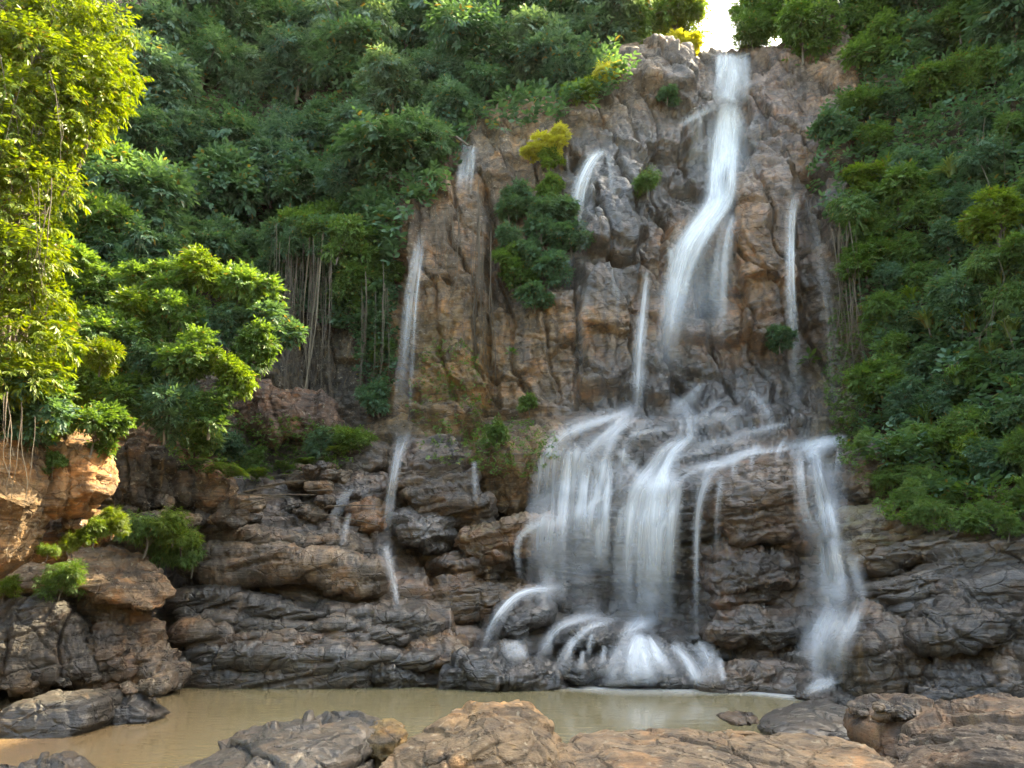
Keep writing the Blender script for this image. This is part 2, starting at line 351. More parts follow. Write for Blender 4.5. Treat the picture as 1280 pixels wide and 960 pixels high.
# ------------------------------------------------------------------ the rock amphitheatre and the slopes round it
CTRL = [  # photo position and distance (m)
 (-500,900,9),(-500,700,9),(-500,400,9.5),(-500,100,10),(-500,-250,12),(-250,900,12),(-250,700,12.2),(-250,400,12.5),(-250,100,14),(-250,-250,18),
 (0,900,14.5),(0,858,14.2),(0,780,14.0),(0,700,14.6),(0,600,14.6),(0,450,15.0),(0,300,17),(0,100,20),(0,-250,25),
 (120,858,14.8),(120,780,14.9),(120,700,15.6),(120,640,15.8),(120,560,16.6),(120,450,17.2),(120,300,19),(120,100,23),(120,-250,29),
 (230,858,15.0),(230,790,15.5),(230,720,16.4),(230,650,17.4),(230,600,18.6),(230,540,19.8),(230,450,20.0),(230,330,21.5),(230,150,25),(230,0,28),(230,-250,33),
 (330,858,15.0),(330,790,15.6),(330,740,16.4),(330,660,17.6),(330,610,19.4),(330,570,21.0),(330,535,21.4),(330,500,20.8),(330,420,21.5),(330,300,24),(330,150,27),(330,0,30),(330,-250,36),
 (430,858,14.9),(430,800,15.3),(430,740,16.2),(430,680,17.6),(430,630,18.8),(430,580,20.2),(430,540,21.6),(430,400,22.2),(430,300,23.5),(430,220,25),(430,80,28),(430,-250,35),
 (510,858,14.8),(510,800,15.4),(510,740,17.0),(510,690,18.2),(510,640,18.0),(510,570,18.9),(510,530,20.4),(510,400,21.0),(510,280,21.7),(510,200,23.2),(510,80,27),(510,-250,35),
 (580,858,14.8),(580,800,15.6),(580,740,17.2),(580,680,18.2),(580,620,18.8),(580,570,19.6),(580,500,20.5),(580,380,21.0),(580,250,21.8),(580,180,23.0),(580,80,27),(580,-250,35),
 (640,858,15.2),(640,800,16.0),(640,740,17.6),(640,680,18.6),(640,630,19.6),(640,580,19.4),(640,530,20.0),(640,400,20.7),(640,280,21.6),(640,150,23.2),(640,80,27),(640,-250,35),
 (700,858,15.3),(700,800,16.0),(700,760,17.4),(700,700,17.6),(700,640,17.7),(700,575,18.0),(700,535,19.6),(700,500,20.2),(700,390,20.6),(700,250,21.8),(700,150,23.0),(700,80,26),(700,-250,34),
 (770,858,15.1),(770,800,16.0),(770,760,17.6),(770,700,17.5),(770,640,17.5),(770,560,18.1),(770,515,19.8),(770,450,20.5),(770,330,21.0),(770,200,22.2),(770,110,23.6),(770,60,27),
 (840,858,15.0),(840,800,15.9),(840,760,17.5),(840,700,17.4),(840,625,17.2),(840,560,18.3),(840,500,20.2),(840,420,20.9),(840,300,21.7),(840,200,22.8),(840,110,24.0),(840,75,25.5),
 (900,858,14.6),(900,800,15.6),(900,740,16.9),(900,680,16.8),(900,600,17.2),(900,550,18.3),(900,500,20.0),(900,420,20.5),(900,290,21.4),(900,200,22.9),(900,125,24.0),(900,75,25.6),
 (950,858,14.0),(950,790,15.0),(950,720,15.9),(950,650,16.2),(950,590,16.8),(950,540,18.4),(950,500,19.6),(950,420,20.2),(950,280,20.7),(950,200,22.0),(950,100,24.0),(950,60,25.5),
 (1020,870,13.4),(1020,800,14.4),(1020,740,15.2),(1020,660,16.4),(1020,600,17.2),(1020,550,18.2),(1020,510,19.6),(1020,400,20.2),(1020,240,21.0),(1020,150,22.4),(1020,60,24.0),(1020,20,25),
 (1100,880,12.6),(1100,800,13.6),(1100,720,14.7),(1100,640,15.8),(1100,580,16.6),(1100,530,17.8),(1100,400,18.7),(1100,250,19.8),(1100,130,21.3),(1100,20,23),(1100,-250,26),
 (1180,890,11.9),(1180,800,12.8),(1180,720,13.8),(1180,640,14.8),(1180,560,15.8),(1180,400,17.0),(1180,250,18.2),(1180,100,20.0),(1180,-250,24),
 (1280,900,10.9),(1280,800,11.6),(1280,720,12.4),(1280,620,13.6),(1280,500,14.6),(1280,300,16),(1280,100,18),(1280,-250,22),
 (1450,900,9.0),(1450,700,9.8),(1450,400,12),(1450,100,14),(1450,-250,17),(1800,900,6.5),(1800,600,7),(1800,200,9),(1800,-250,11),
]
GU0, GU1, GV0, GV1, ST = -420, 1720, -260, 930, 2.1
def macro_depth():
    c = np.array(CTRL, float); cu, cv, cy = c[:, 0] / 100, c[:, 1] / 100, c[:, 2]
    n = len(c); K = np.hypot(cu[:, None] - cu, cv[:, None] - cv) + np.eye(n) * -0.02
    A = np.zeros((n + 3, n + 3)); A[:n, :n] = K; A[:n, n] = 1; A[:n, n + 1] = cu; A[:n, n + 2] = cv; A[n:, :n] = A[:n, n:].T
    w = np.linalg.solve(A, np.concatenate([cy, np.zeros(3)]))
    gu = np.arange(GU0 - 40, GU1 + 41, 10.0); gv = np.arange(GV0 - 40, GV1 + 41, 10.0)
    UU, VV = np.meshgrid(gu, gv); D = np.zeros(UU.shape)
    for r in range(len(gv)):
        d = np.hypot(UU[r, :, None] / 100 - cu, VV[r, :, None] / 100 - cv)
        D[r] = d @ w[:n] + w[n] + w[n + 1] * UU[r] / 100 + w[n + 2] * VV[r] / 100
    for _ in range(2):
        Dp = np.pad(D, 1, mode='edge'); D = (Dp[:-2, 1:-1] + Dp[2:, 1:-1] + Dp[1:-1, :-2] + Dp[1:-1, 2:] + 2 * D) / 6
    return gu, gv, D
MGU, MGV, MD = macro_depth()
def macro(u, v):
    fu = np.clip((np.asarray(u, float) - MGU[0]) / 10, 0, len(MGU) - 1.001); fv = np.clip((np.asarray(v, float) - MGV[0]) / 10, 0, len(MGV) - 1.001)
    iu, iv = fu.astype(int), fv.astype(int); a, b = fu - iu, fv - iv
    return MD[iv, iu] * (1 - a) * (1 - b) + MD[iv, iu + 1] * a * (1 - b) + MD[iv + 1, iu] * (1 - a) * b + MD[iv + 1, iu + 1] * a * b
SKY_U = [-500, 690, 740, 775, 800, 860, 880, 945, 975, 1010, 1060, 1110, 1180, 1800]
SKY_V = [-255, -255, -60, 60, 82, 84, 76, 66, 52, 34, 8, -60, -255, -255]

# nearest-surface buffer in 4-pixel bins, used only to seat water and plants on the rock that was built
BU0, BV0, BS = -440, -300, 4.0
BUF = np.full((320, 560), 99.0)
def splat(P):
    u, v = topx(P); iu = ((u - BU0) / BS).astype(int); iv = ((v - BV0) / BS).astype(int)
    ok = (iu >= 0) & (iu < BUF.shape[1]) & (iv >= 0) & (iv < BUF.shape[0]) & (P[:, 1] > 1)
    np.minimum.at(BUF, (iv[ok], iu[ok]), P[ok, 1])
def depth(u, v, r=1):
    iu = int((u - BU0) / BS); iv = int((v - BV0) / BS)
    iu = min(max(iu, r), BUF.shape[1] - 1 - r); iv = min(max(iv, r), BUF.shape[0] - 1 - r)
    w = BUF[iv - r:iv + r + 1, iu - r:iu + r + 1]; d = w.min()
    return d if d < 90 else float(macro(u, v))

TINTS = [  # u, v, ru, rv, colour, wet, moss, strength     (the colours of the stone itself)
 (640,250,700,350,(0.175,0.140,0.120),0.35,0.0,1),
 (640,760,900,200,(0.080,0.063,0.048),0.90,0.0,1),
 (250,700,260,120,(0.120,0.096,0.076),0.60,0.0,1),
 (640,160,70,50,(0.30,0.245,0.19),0.05,0.0,.9),(540,220,70,50,(0.22,0.17,0.14),0.2,0.05,.8),
 (840,110,100,50,(0.17,0.14,0.13),0.15,0.05,.8),(780,160,50,60,(0.22,0.175,0.14),0.1,0.05,.8),
 (765,240,50,80,(0.055,0.050,0.050),0.95,0.0,2.2),(880,190,60,70,(0.070,0.062,0.058),0.9,0.0,1.6),
 (970,150,60,80,(0.15,0.115,0.11),0.3,0.0,.8),(1060,80,60,60,(0.24,0.195,0.175),0.1,0.0,.8),
 (940,350,45,80,(0.22,0.14,0.075),0.4,0.05,1),(830,380,30,110,(0.22,0.155,0.10),0.4,0.0,.7),(880,420,45,60,(0.17,0.13,0.11),0.7,0.0,.7),
 (560,470,60,90,(0.25,0.165,0.055),0.25,0.16,1),(510,330,60,80,(0.18,0.13,0.095),0.3,0.02,.8),(580,320,50,70,(0.19,0.135,0.09),0.25,0.02,.8),
 (680,450,60,70,(0.20,0.145,0.085),0.3,0.06,.8),(760,430,60,60,(0.19,0.135,0.08),0.4,0.08,.8),(740,370,60,30,(0.09,0.085,0.09),0.9,0.0,1.2),
 (860,500,110,45,(0.05,0.046,0.044),0.95,0.0,1.6),(1010,330,50,110,(0.13,0.105,0.10),0.7,0.0,.7),(1060,450,30,110,(0.10,0.085,0.03),0.4,0.30,.9),
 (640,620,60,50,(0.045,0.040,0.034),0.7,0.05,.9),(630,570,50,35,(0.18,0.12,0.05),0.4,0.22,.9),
 (800,700,150,90,(0.050,0.045,0.043),0.95,0.0,1),(950,640,50,60,(0.21,0.13,0.065),0.75,0.10,.9),(950,740,60,50,(0.16,0.10,0.055),0.75,0.03,.8),
 (1140,680,110,60,(0.17,0.125,0.075),0.65,0.20,.8),(1150,800,110,70,(0.10,0.075,0.05),0.75,0.05,.8),
 (600,740,70,50,(0.19,0.115,0.05),0.7,0.06,.9),(450,640,60,50,(0.18,0.125,0.07),0.6,0.05,.7),
 (380,620,120,40,(0.10,0.085,0.08),0.6,0,.8),(350,830,260,30,(0.085,0.078,0.078),0.85,0.0,.9),
 (90,620,120,110,(0.25,0.165,0.085),0.05,0.05,.9),(100,700,110,40,(0.22,0.165,0.12),0.05,0.05,.8),
 # vegetated slopes: dark leaf mould
 (250,200,330,260,(0.040,0.036,0.018),0.0,0.25,1.3),(560,40,230,110,(0.040,0.036,0.018),0.0,0.25,1.3),(1230,330,160,300,(0.042,0.036,0.018),0.0,0.25,1.3),(1150,30,120,50,(0.06,0.05,0.03),0.0,0.2,1),
]
def tints_at(u, v):
    n = len(u); C = np.zeros((n, 3)); Wt = np.zeros(n); M = np.zeros(n); T = np.full(n, 1e-6)
    for (a, b, ru, rv, col, wt, ms, st) in TINTS:
        big = ru >= 600
        w = st * np.exp(-(((u - a) / ru) ** 2 + ((v - b) / rv) ** 2) * (1.0 if big else 1.3)) * (0.12 if big else 1.0)
        C += w[:, None] * np.array(col); Wt += w * wt; M += w * ms; T += w
    return C / T[:, None], Wt / T, M / T

SLABS = [  # buttresses, blocks and brows of the cliff: outline in the photo, how far it stands out (m)
 ([(935,128),(1000,70),(1075,40),(1085,180),(1050,235),(990,240),(945,250)], 0.6),
 ([(920,250),(985,236),(992,330),(985,430),(955,445),(930,430)], 0.9),
 ([(832,300),(880,285),(925,262),(930,440),(835,440)], 0.45),
 ([(730,195),(765,182),(795,205),(802,300),(780,335),(735,325)], 0.7),
 ([(724,350),(790,335),(832,328),(834,500),(724,505)], 0.5),
 ([(615,400),(660,385),(722,372),(722,525),(690,535),(625,528)], 0.35),
 ([(527,290),(545,252),(600,235),(612,390),(606,545),(560,560),(520,540)], 0.55),
 ([(478,250),(505,195),(532,215),(528,330),(480,340)], 0.35),
 ([(752,92),(790,78),(830,84),(868,96),(862,140),(748,146)], 0.9),
 ([(622,150),(655,136),(700,140),(706,200),(622,210)], 0.3),
 ([(700,150),(770,138),(862,132),(880,175),(830,205),(705,205)], 0.55),
 ([(865,140),(940,128),(940,150),(870,160)], 0.35),
 ([(215,650),(330,660),(500,690),(570,790),(565,862),(215,862)], 0.35),
 ([(1035,245),(1075,235),(1070,330),(1040,330)], 0.4),
]
def slab_offset(u, v):
    out = np.zeros(len(u))
    for poly, off in SLABS:
        p = np.array(poly, float); r = np.roll(p, -1, 0); sd = np.full(len(u), 1e9); ins = np.zeros(len(u), bool)
        bb = (u > p[:, 0].min() - 20) & (u < p[:, 0].max() + 20) & (v > p[:, 1].min() - 20) & (v < p[:, 1].max() + 20)
        ub, vb = u[bb], v[bb]; sdb = np.full(len(ub), 1e9); inb = np.zeros(len(ub), bool)
        for (x0, y0), (x1, y1) in zip(p, r):
            ex, ey = x1 - x0, y1 - y0; t = np.clip(((ub - x0) * ex + (vb - y0) * ey) / (ex * ex + ey * ey), 0, 1)
            sdb = np.minimum(sdb, np.hypot(ub - x0 - t * ex, vb - y0 - t * ey))
            cr = ((y0 > vb) != (y1 > vb)) & (ub < (x1 - x0) * (vb - y0) / (y1 - y0 + 1e-9) + x0); inb ^= cr
        k = np.clip(np.where(inb, sdb, -sdb) / 9 + 0.5, 0, 1); k = k * k * (3 - 2 * k)
        out[bb] = np.maximum(out[bb], k * off)
    return out

def build_cliff():
    us = np.arange(GU0, GU1 + 1, ST); vs = np.arange(GV0, GV1 + 1, ST)
    UU, VV = np.meshgrid(us, vs); nv, nu = UU.shape
    top = np.interp(UU, SKY_U, SKY_V)
    Vc = np.maximum(VV, top)
    Y = macro(UU, Vc)
    P = px(UU, Vc, Y)
    back = np.maximum(top - VV, 0)
    P[..., 1] += back * 0.10; P[..., 2] -= back * 0.004
    # smooth normal of the broad form
    q = P.copy()
    for _ in range(6):
        qp = np.pad(q, ((4, 4), (4, 4), (0, 0)), mode='edge'); q = (qp[:-8, 4:-4] + qp[8:, 4:-4] + qp[4:-4, :-8] + qp[4:-4, 8:]) / 4
    du = np.gradient(q, axis=1); dv = np.gradient(q, axis=0)
    nn = np.cross(dv, du); nn /= np.linalg.norm(nn, axis=-1, keepdims=True) + 1e-9
    flip = (nn[..., 1] > 0)[..., None]; nn = np.where(flip, -nn, nn)
    fp = P.reshape(-1, 3); u, v = UU.ravel(), VV.ravel()
    wob = 14 * fbm(fp * 0.5, 3, 91)
    lay = np.clip((v + wob - 500) / 45, 0, 1); lay = lay * lay * (3 - 2 * lay)
    d = rock_disp(fp, lay, 1.0, 3)
    d += slab_offset(u + 16 * fbm(fp * 0.9, 4, 61), v + 16 * fbm(fp * 0.9 + 9, 4, 62))
    veg = np.zeros(len(u))
    for (a, b, ru, rv) in ((170, 230, 270, 300), (560, 30, 280, 110), (1260, 330, 170, 330), (1180, 0, 160, 90)):
        veg = np.maximum(veg, np.exp(-np.maximum((((u - a) / ru) ** 2 + ((v - b) / rv) ** 2) - 0.5, 0) * 4))
    d = d * (1 - 0.6 * veg) + veg * fbm(fp * 0.45, 4, 55) * 0.7
    d = np.where(back.ravel() > 0, d * 0.4, d)
    fp = fp + nn.reshape(-1, 3) * d[:, None]
    jit = 26 * fbm(fp * 1.3, 3, 77); jit2 = 26 * fbm(fp * 1.3 + 50, 3, 78)
    C, Wt, M = tints_at(u + jit, v + jit2)
    idx = np.arange(nu * nv).reshape(nv, nu)
    Fq = np.stack([idx[:-1, :-1], idx[1:, :-1], idx[1:, 1:], idx[:-1, 1:]], -1).reshape(-1, 4)
    me = mesh_from('cliff', fp, Fq, {'tint': C, 'wet': Wt, 'moss': M})
    o = link('cliff_terrain', me, ROCK, smooth=True); tag(o, 'layered wet brown rock amphitheatre and jungle slopes behind the pool', 'cliff', kind='structure')
    splat(fp[np.repeat(True, len(fp))])
build_cliff()

# unseen hill added behind the viewer to block the low sky light
def unseen_hill():
    n, k = 90, 24; a = np.linspace(-0.25, math.pi + 0.25, n); b = np.linspace(0, 1, k); A, B = np.meshgrid(a, b)
    R = 24 + 14 * B; P = np.stack([-np.cos(A) * R * 1.1, 2 - np.sin(A) * R, -1.4 + 19 * B ** 0.9], -1).reshape(-1, 3)
    P += fbm(P * 0.22, 4, 301)[:, None] * np.array([1.5, 1.5, 1.8])
    idx = np.arange(n * k).reshape(k, n); F = np.stack([idx[:-1, :-1], idx[:-1, 1:], idx[1:, 1:], idx[1:, :-1]], -1).reshape(-1, 4)
    me = mesh_from('sky_block_hill', P, F, {'tint': np.tile([0.05, 0.055, 0.028], (len(P), 1)), 'wet': np.zeros(len(P)), 'moss': np.full(len(P), .35)})
    tag(link('added_hill', me, ROCK, smooth=True), 'unseen overgrown hill added behind the viewer to block low sky light', 'hill', kind='structure')
unseen_hill()
def near_bank():
    n, k = 150, 70; X, Y = np.meshgrid(np.linspace(-14, 15, n), np.linspace(-7, 5.2, k)); P = np.stack([X, Y, 0.12 + 0 * X], -1).reshape(-1, 3)
    P[:, 2] += fbm(P * 0.8, 5, 311) * 0.22 - 0.5 * np.clip((P[:, 1] - 4.4) / .8, 0, 1)
    idx = np.arange(n * k).reshape(k, n); F = np.stack([idx[:-1, :-1], idx[:-1, 1:], idx[1:, 1:], idx[1:, :-1]], -1).reshape(-1, 4)
    tag(link('near_bank', mesh_from('near_bank', P, F, {'tint': np.tile([0.16, 0.13, 0.10], (len(P), 1)), 'wet': np.full(len(P), .2), 'moss': np.full(len(P), .03)}), ROCK, smooth=True), 'rough bare rock ground of the near bank', 'ground', kind='structure')
near_bank()

# pool and ground
def sheet(name, x0, x1, y0, y1, z, mat, label, cat):
    me = mesh_from(name, np.array([[x0, y0, z], [x1, y0, z], [x1, y1, z], [x0, y1, z]]), np.array([[0, 1, 2, 3]]),
                   {'tint': np.tile([0.07, 0.055, 0.04], (4, 1)), 'wet': np.full(4, .4), 'moss': np.zeros(4)})
    return tag(link(name, me, mat), label, cat, kind='structure')
sheet('ground', -300, 300, -300, 300, -1.3, ROCK, 'dark river bed of mud and stone under the pool', 'ground')
sheet('pool_water', -30, 30, -6, 22, 0.0, POOL, 'calm murky olive brown plunge pool below the waterfall', 'water')

# ------------------------------------------------------------------ single rocks
def cube_sphere(n):
    """unit sphere from a cube grid: verts, quads"""
    vs, fs, base = {}, [], 0
    g = np.tan(np.linspace(-1, 1, n + 1) * math.pi / 4)
    A, B = np.meshgrid(g, g); one = np.ones_like(A); P = []; Q = []
    for ax, sg in ((0, 1), (0, -1), (1, 1), (1, -1), (2, 1), (2, -1)):
        c = [None] * 3; c[ax] = one * sg; c[(ax + 1) % 3] = A; c[(ax + 2) % 3] = B * sg
        P.append(np.stack(c, -1).reshape(-1, 3)); idx = np.arange((n + 1) ** 2).reshape(n + 1, n + 1) + base; base += (n + 1) ** 2
        Q.append(np.stack([idx[:-1, :-1], idx[:-1, 1:], idx[1:, 1:], idx[1:, :-1]], -1).reshape(-1, 4))
    P = np.concatenate(P); Q = np.concatenate(Q)
    P /= np.linalg.norm(P, axis=1, keepdims=True)
    key = np.round(P * 1e5).astype(np.int64); _, first, inv = np.unique(key, axis=0, return_index=True, return_inverse=True)
    return P[first], inv.reshape(-1)[Q]
_cs = {}
rock_no = [100]
def rock(name, label, poly, Y, thick, lean=0.0, col=(0.14, 0.11, 0.09), wet=0.5, moss=0.0, lay=0.6, s=0.5, square=2.6, amp=1.0, group=None, n=None):
    """a closed boulder: outline as seen from the front, its own distance, thickness (m) and backward lean from foot to top (m)"""
    rock_no[0] += 7; sd = rock_no[0]
    pl = np.array(poly, float); cu, cv = pl.mean(0)
    ext = max(np.ptp(pl[:, 0]), np.ptp(pl[:, 1])); n = n or int(np.clip(ext / 3.4, 16, 84))
    if n not in _cs: _cs[n] = cube_sphere(n)
    Pn, Q = _cs[n]; Pn = Pn.copy()
    th = np.arctan2(Pn[:, 2], Pn[:, 0])
    # star-shaped outline radius by ray casting, slightly rounded
    tt = np.linspace(-math.pi, math.pi, 361); rr = np.zeros(361)
    a = pl - [cu, cv]; a = np.stack([a[:, 0], -a[:, 1]], 1); b = np.roll(a, -1, 0)
    for k, t0 in enumerate(tt):
        dx, dz = math.cos(t0), math.sin(t0); e = b - a; den = dx * e[:, 1] - dz * e[:, 0]
        den = np.where(np.abs(den) < 1e-9, 1e-9, den)
        r = (a[:, 0] * e[:, 1] - a[:, 1] * e[:, 0]) / den; q = (a[:, 0] * dz - a[:, 1] * dx) / den
        ok = (q >= -1e-6) & (q <= 1 + 1e-6) & (r > 0); rr[k] = r[ok].max() if ok.any() else 5
    ker = np.array([1, 2, 3, 2, 1]) / 9.0; rr[1:-1] = np.convolve(np.pad(rr, 2, mode='wrap'), ker, 'valid')[1:-1]
    R = np.interp(th, tt, rr)
    rho = np.hypot(Pn[:, 0], Pn[:, 2]); dep = Pn[:, 1]
    # superellipse section: flatter front
    m_ = (rho ** square + np.abs(dep) ** square) ** (1 / square); rho /= m_; dep = dep / m_
    rl = random.Random(sd); p3 = np.stack([rho * np.cos(th), dep, rho * np.sin(th)], 1)
    for _ in range(0 if square > 4.5 else 16 if lay < .85 else 6):              # broken faces
        c = np.array([rl.gauss(0, 1), rl.gauss(0, 1.1) - 0.3, rl.gauss(0, 1)]); c /= np.linalg.norm(c); dd = rl.uniform(0.66, 0.92)
        if abs(c[1]) < 0.35: dd = max(dd, 0.88)
        over = np.maximum(p3 @ c - dd, 0); p3 -= over[:, None] * c * 0.92
    th = np.arctan2(p3[:, 2], p3[:, 0]); rho = np.hypot(p3[:, 0], p3[:, 2]); dep = p3[:, 1]; R = np.interp(th, tt, rr)
    uo = R * rho * np.cos(th); vo = R * rho * np.sin(th)
    Yc = Y + lean * (vo / (np.ptp(pl[:, 1]) + 1e-6))
    base = px(cu + uo, cv - vo, Yc)
    P = base; P[:, 1] += dep * thick
    if 'up' not in _cs: pass
    me = mesh_from(name, P, Q)
    nr = np.zeros(len(P) * 3, np.float32); me.vertex_normals.foreach_get('vector', nr); nr = nr.reshape(-1, 3)
    shift = np.array([sd * 1.7, sd * 0.9, sd * 0.37])
    size = ext * Y / F_
    d = rock_disp(P + shift, np.full(len(P), lay), s, sd) * amp
    P = P + nr * (d - 0.05 * s)[:, None]
    me.vertices.foreach_set('co', P.astype(np.float32).ravel())
    cv_ = np.tile(np.array(col) * (0.66 if wet >= .5 else 0.95) * np.array([1.0, .97, .92]), (len(P), 1)) * (1 + 0.25 * fbm(P * 1.2 + shift, 3, sd))[:, None]
    for an, av in (('wet', np.full(len(P), wet)), ('moss', np.full(len(P), moss))):
        at = me.attributes.new(an, 'FLOAT', 'POINT'); at.data.foreach_set('value', av.astype(np.float32))
    at = me.attributes.new('tint', 'FLOAT_VECTOR', 'POINT'); at.data.foreach_set('vector', cv_.astype(np.float32).ravel())
    c0 = P.mean(0); c0[2] = P[:, 2].min()
    me.vertices.foreach_set('co', (P - c0).astype(np.float32).ravel()); me.update()
    o = link(name, me, ROCK, smooth=True); o.location = c0
    splat(P); tag(o, label, 'rock', group)
    return o

PALE = (0.245, 0.20, 0.152); LILAC = (0.135, 0.11, 0.096); DARK = (0.055, 0.05, 0.05); BROWN = (0.16, 0.115, 0.075); OCHRE = (0.27, 0.16, 0.065); GREYB = (0.14, 0.12, 0.11); ORANGE = (0.25, 0.165, 0.095)
# foreground
rock('boulder', 'large pale brown humped boulder in front of the pool, centre of the near bank', [(440,1020),(462,965),(480,945),(505,916),(545,891),(590,881),(650,879),(668,885),(690,911),(716,942),(750,990),(760,1020),(600,1030)], 6.6, 1.0, 1.0, PALE, 0.0, 0.0, 0.62, 0.75, 2.3, 0.32)
rock('boulder', 'dark grey layered rock leaning on the left of the pale humped boulder', [(185,1005),(215,980),(262,946),(300,932),(345,920),(400,912),(440,908),(455,914),(463,910),(468,940),(478,1000),(330,1020)], 7.0, 0.9, 1.0, (0.10,0.095,0.092), 0.55, 0.0, 1.0, 0.42, 3.2, 0.8)
rock('stone', 'small yellowish stone wedged between the dark layered rock and the pale boulder', [(456,916),(470,914),(495,914),(508,920),(500,945),(470,965),(454,955)], 7.2, 0.4, 0.2, (0.19,0.16,0.09), 0.1, 0.15, 0.7, 0.3, 2.6, 0.7)
rock('rock_shelf', 'low flat pale rock shelf with dark pits running along the near bank', [(680,955),(710,941),(770,939),(830,941),(900,937),(960,940),(1010,948),(1100,952),(1150,968),(1180,1000),(1150,1030),(900,1035),(680,1020)], 6.5, 0.9, 1.9, (0.235,0.195,0.155), 0.12, 0.03, 0.9, 0.5, 3.0, 0.55)
rock('boulder', 'big brown slanted boulder at the right end of the near bank', [(1142,1000),(1150,952),(1178,922),(1225,902),(1290,884),(1370,876),(1380,1000),(1250,1030)], 6.2, 0.9, 1.0, LILAC, 0.15, 0.08, 0.3, 0.8, 3.2, 0.4)
rock('boulder', 'rust brown boulder behind the slanted near boulder, touching the pool', [(1084,922),(1096,902),(1140,892),(1190,888),(1240,880),(1310,874),(1330,940),(1200,958),(1112,954)], 8.0, 0.8, 0.8, (0.145,0.105,0.078), 0.3, 0.05, 0.5, 0.5, 2.8, 0.7)
rock('boulder', 'smooth dark wet oval boulder lying in the right of the pool', [(940,903),(955,890),(1000,880),(1045,877),(1078,883),(1090,900),(1082,922),(1050,936),(985,930),(950,918)], 9.4, 0.7, 0.7, (0.065,0.058,0.055), 0.9, 0.0, 0.3, 0.8, 2.3, 0.18)
rock('stone', 'small flat grey stone beside the dark oval boulder in the pool', [(895,897),(915,891),(945,893),(950,905),(920,906)], 9.9, 0.35, 0.3, (0.16,0.11,0.07), 0.7, 0.0, 0.7, 0.3, 2.3, 0.5)
rock('block_stone', 'squared dark brown block standing in the left of the pool', [(24,882),(40,872),(75,867),(125,864),(143,872),(138,898),(116,917),(80,928),(45,925),(26,912)], 10.7, 0.6, 0.3, (0.05,0.042,0.034), 0.6, 0.0, 0.4, 0.6, 5, 0.3)
rock('boulder', 'low bluish wet boulder next to the squared block in the pool', [(130,885),(150,869),(175,865),(195,876),(212,893),(190,908),(140,909)], 11.4, 0.6, 0.4, (0.085,0.082,0.085), 0.8, 0.0, 0.6, 0.45, 2.4, 0.6)
rock('rock_shelf', 'low dark rock at the bottom left corner of the pool', [(-60,968),(0,960),(60,963),(95,974),(110,1005),(-60,1015)], 8.0, 0.6, 0.6, (0.10,0.085,0.07), 0.6, 0.0, 0.8, 0.35)
# left bank
rock('boulder', 'huge dark rounded boulder on the left bank above the pool', [(-90,735),(0,741),(50,744),(85,756),(108,782),(122,815),(126,842),(100,858),(0,866),(-90,870)], 13.2, 0.9, 0.9, (0.085,0.075,0.068), 0.45, 0.02, 0.35, 0.8, 3.0, 0.55)
rock('boulder', 'brown boulder between the huge dark one and the banded bedrock', [(100,790),(122,772),(148,780),(160,806),(158,842),(140,862),(108,862)], 13.4, 0.6, 0.4, (0.15,0.115,0.09), 0.3, 0.0, 0.5, 0.5)
rock('boulder', 'smooth slanting grey brown boulder at the water line, left bank', [(146,812),(165,797),(195,797),(218,812),(226,840),(224,862),(160,864),(146,842)], 13.8, 0.6, 0.5, (0.16,0.13,0.105), 0.35, 0.0, 0.6, 0.5)
rock('rock_slab', 'sunlit pale slab sloping down from the orange boulder', [(-60,712),(0,700),(50,690),(110,678),(160,684),(198,708),(214,738),(196,764),(120,748),(50,742),(-60,745)], 14.2, 0.7, 1.6, (0.24,0.185,0.14), 0.05, 0.04, 0.9, 0.45, 2.8, 0.7)
rock('boulder', 'brown cracked rock under the sunlit slab', [(100,752),(150,745),(190,756),(198,785),(180,806),(130,800),(104,780)], 13.9, 0.6, 0.5, (0.15,0.115,0.09), 0.25, 0.0, 0.6, 0.45)
rock('rock_pillar', 'tall ochre rock pillar at the left edge with vines hanging over it', [(-110,500),(0,512),(38,538),(52,580),(54,632),(38,658),(14,700),(-20,725),(-110,730)], 10.4, 0.9, 0.3, (0.20,0.14,0.08), 0.02, 0.10, 0.1, 0.6, 2.6, 0.45)
rock('boulder', 'sunlit orange boulder with a flat top under the left shrubs', [(46,575),(64,545),(92,534),(116,542),(138,566),(146,596),(138,620),(112,634),(80,646),(54,642)], 11.4, 0.8, 0.3, ORANGE, 0.0, 0.04, 0.3, 0.5, 3.2, 0.6)
rock('boulder', 'small orange rock below the sunlit orange boulder', [(82,662),(95,640),(122,636),(136,650),(132,672),(105,680)], 12.4, 0.5, 0.2, ORANGE, 0.02, 0.03, 0.4, 0.4)
rock('boulder', 'brown jagged rock under the orange boulder, near the pillar foot', [(36,668),(58,648),(84,655),(92,680),(64,694),(38,692)], 12.2, 0.5, 0.2, (0.22,0.15,0.085), 0.05, 0.08, 0.4, 0.4)
rock('boulder', 'shaded dark brown boulder behind the orange one', [(132,606),(148,566),(180,552),(212,566),(232,592),(226,624),(190,642),(145,640)], 15.4, 0.9, 0.5, (0.085,0.068,0.052), 0.1, 0.04, 0.2, 0.6)
rock('boulder', 'brown pointed boulder with a pale face above the flat bedrock', [(228,612),(236,590),(258,582),(280,592),(300,624),(286,642),(250,640)], 16.2, 0.7, 0.4, (0.15,0.115,0.085), 0.1, 0.02, 0.2, 0.5, 2.8)
rock('stone', 'small pinkish stone on top of the shaded boulders', [(207,580),(216,566),(230,564),(237,578),(228,590),(212,590)], 15.9, 0.4, 0.1, (0.24,0.17,0.12), 0.0, 0.0, 0.2, 0.4)
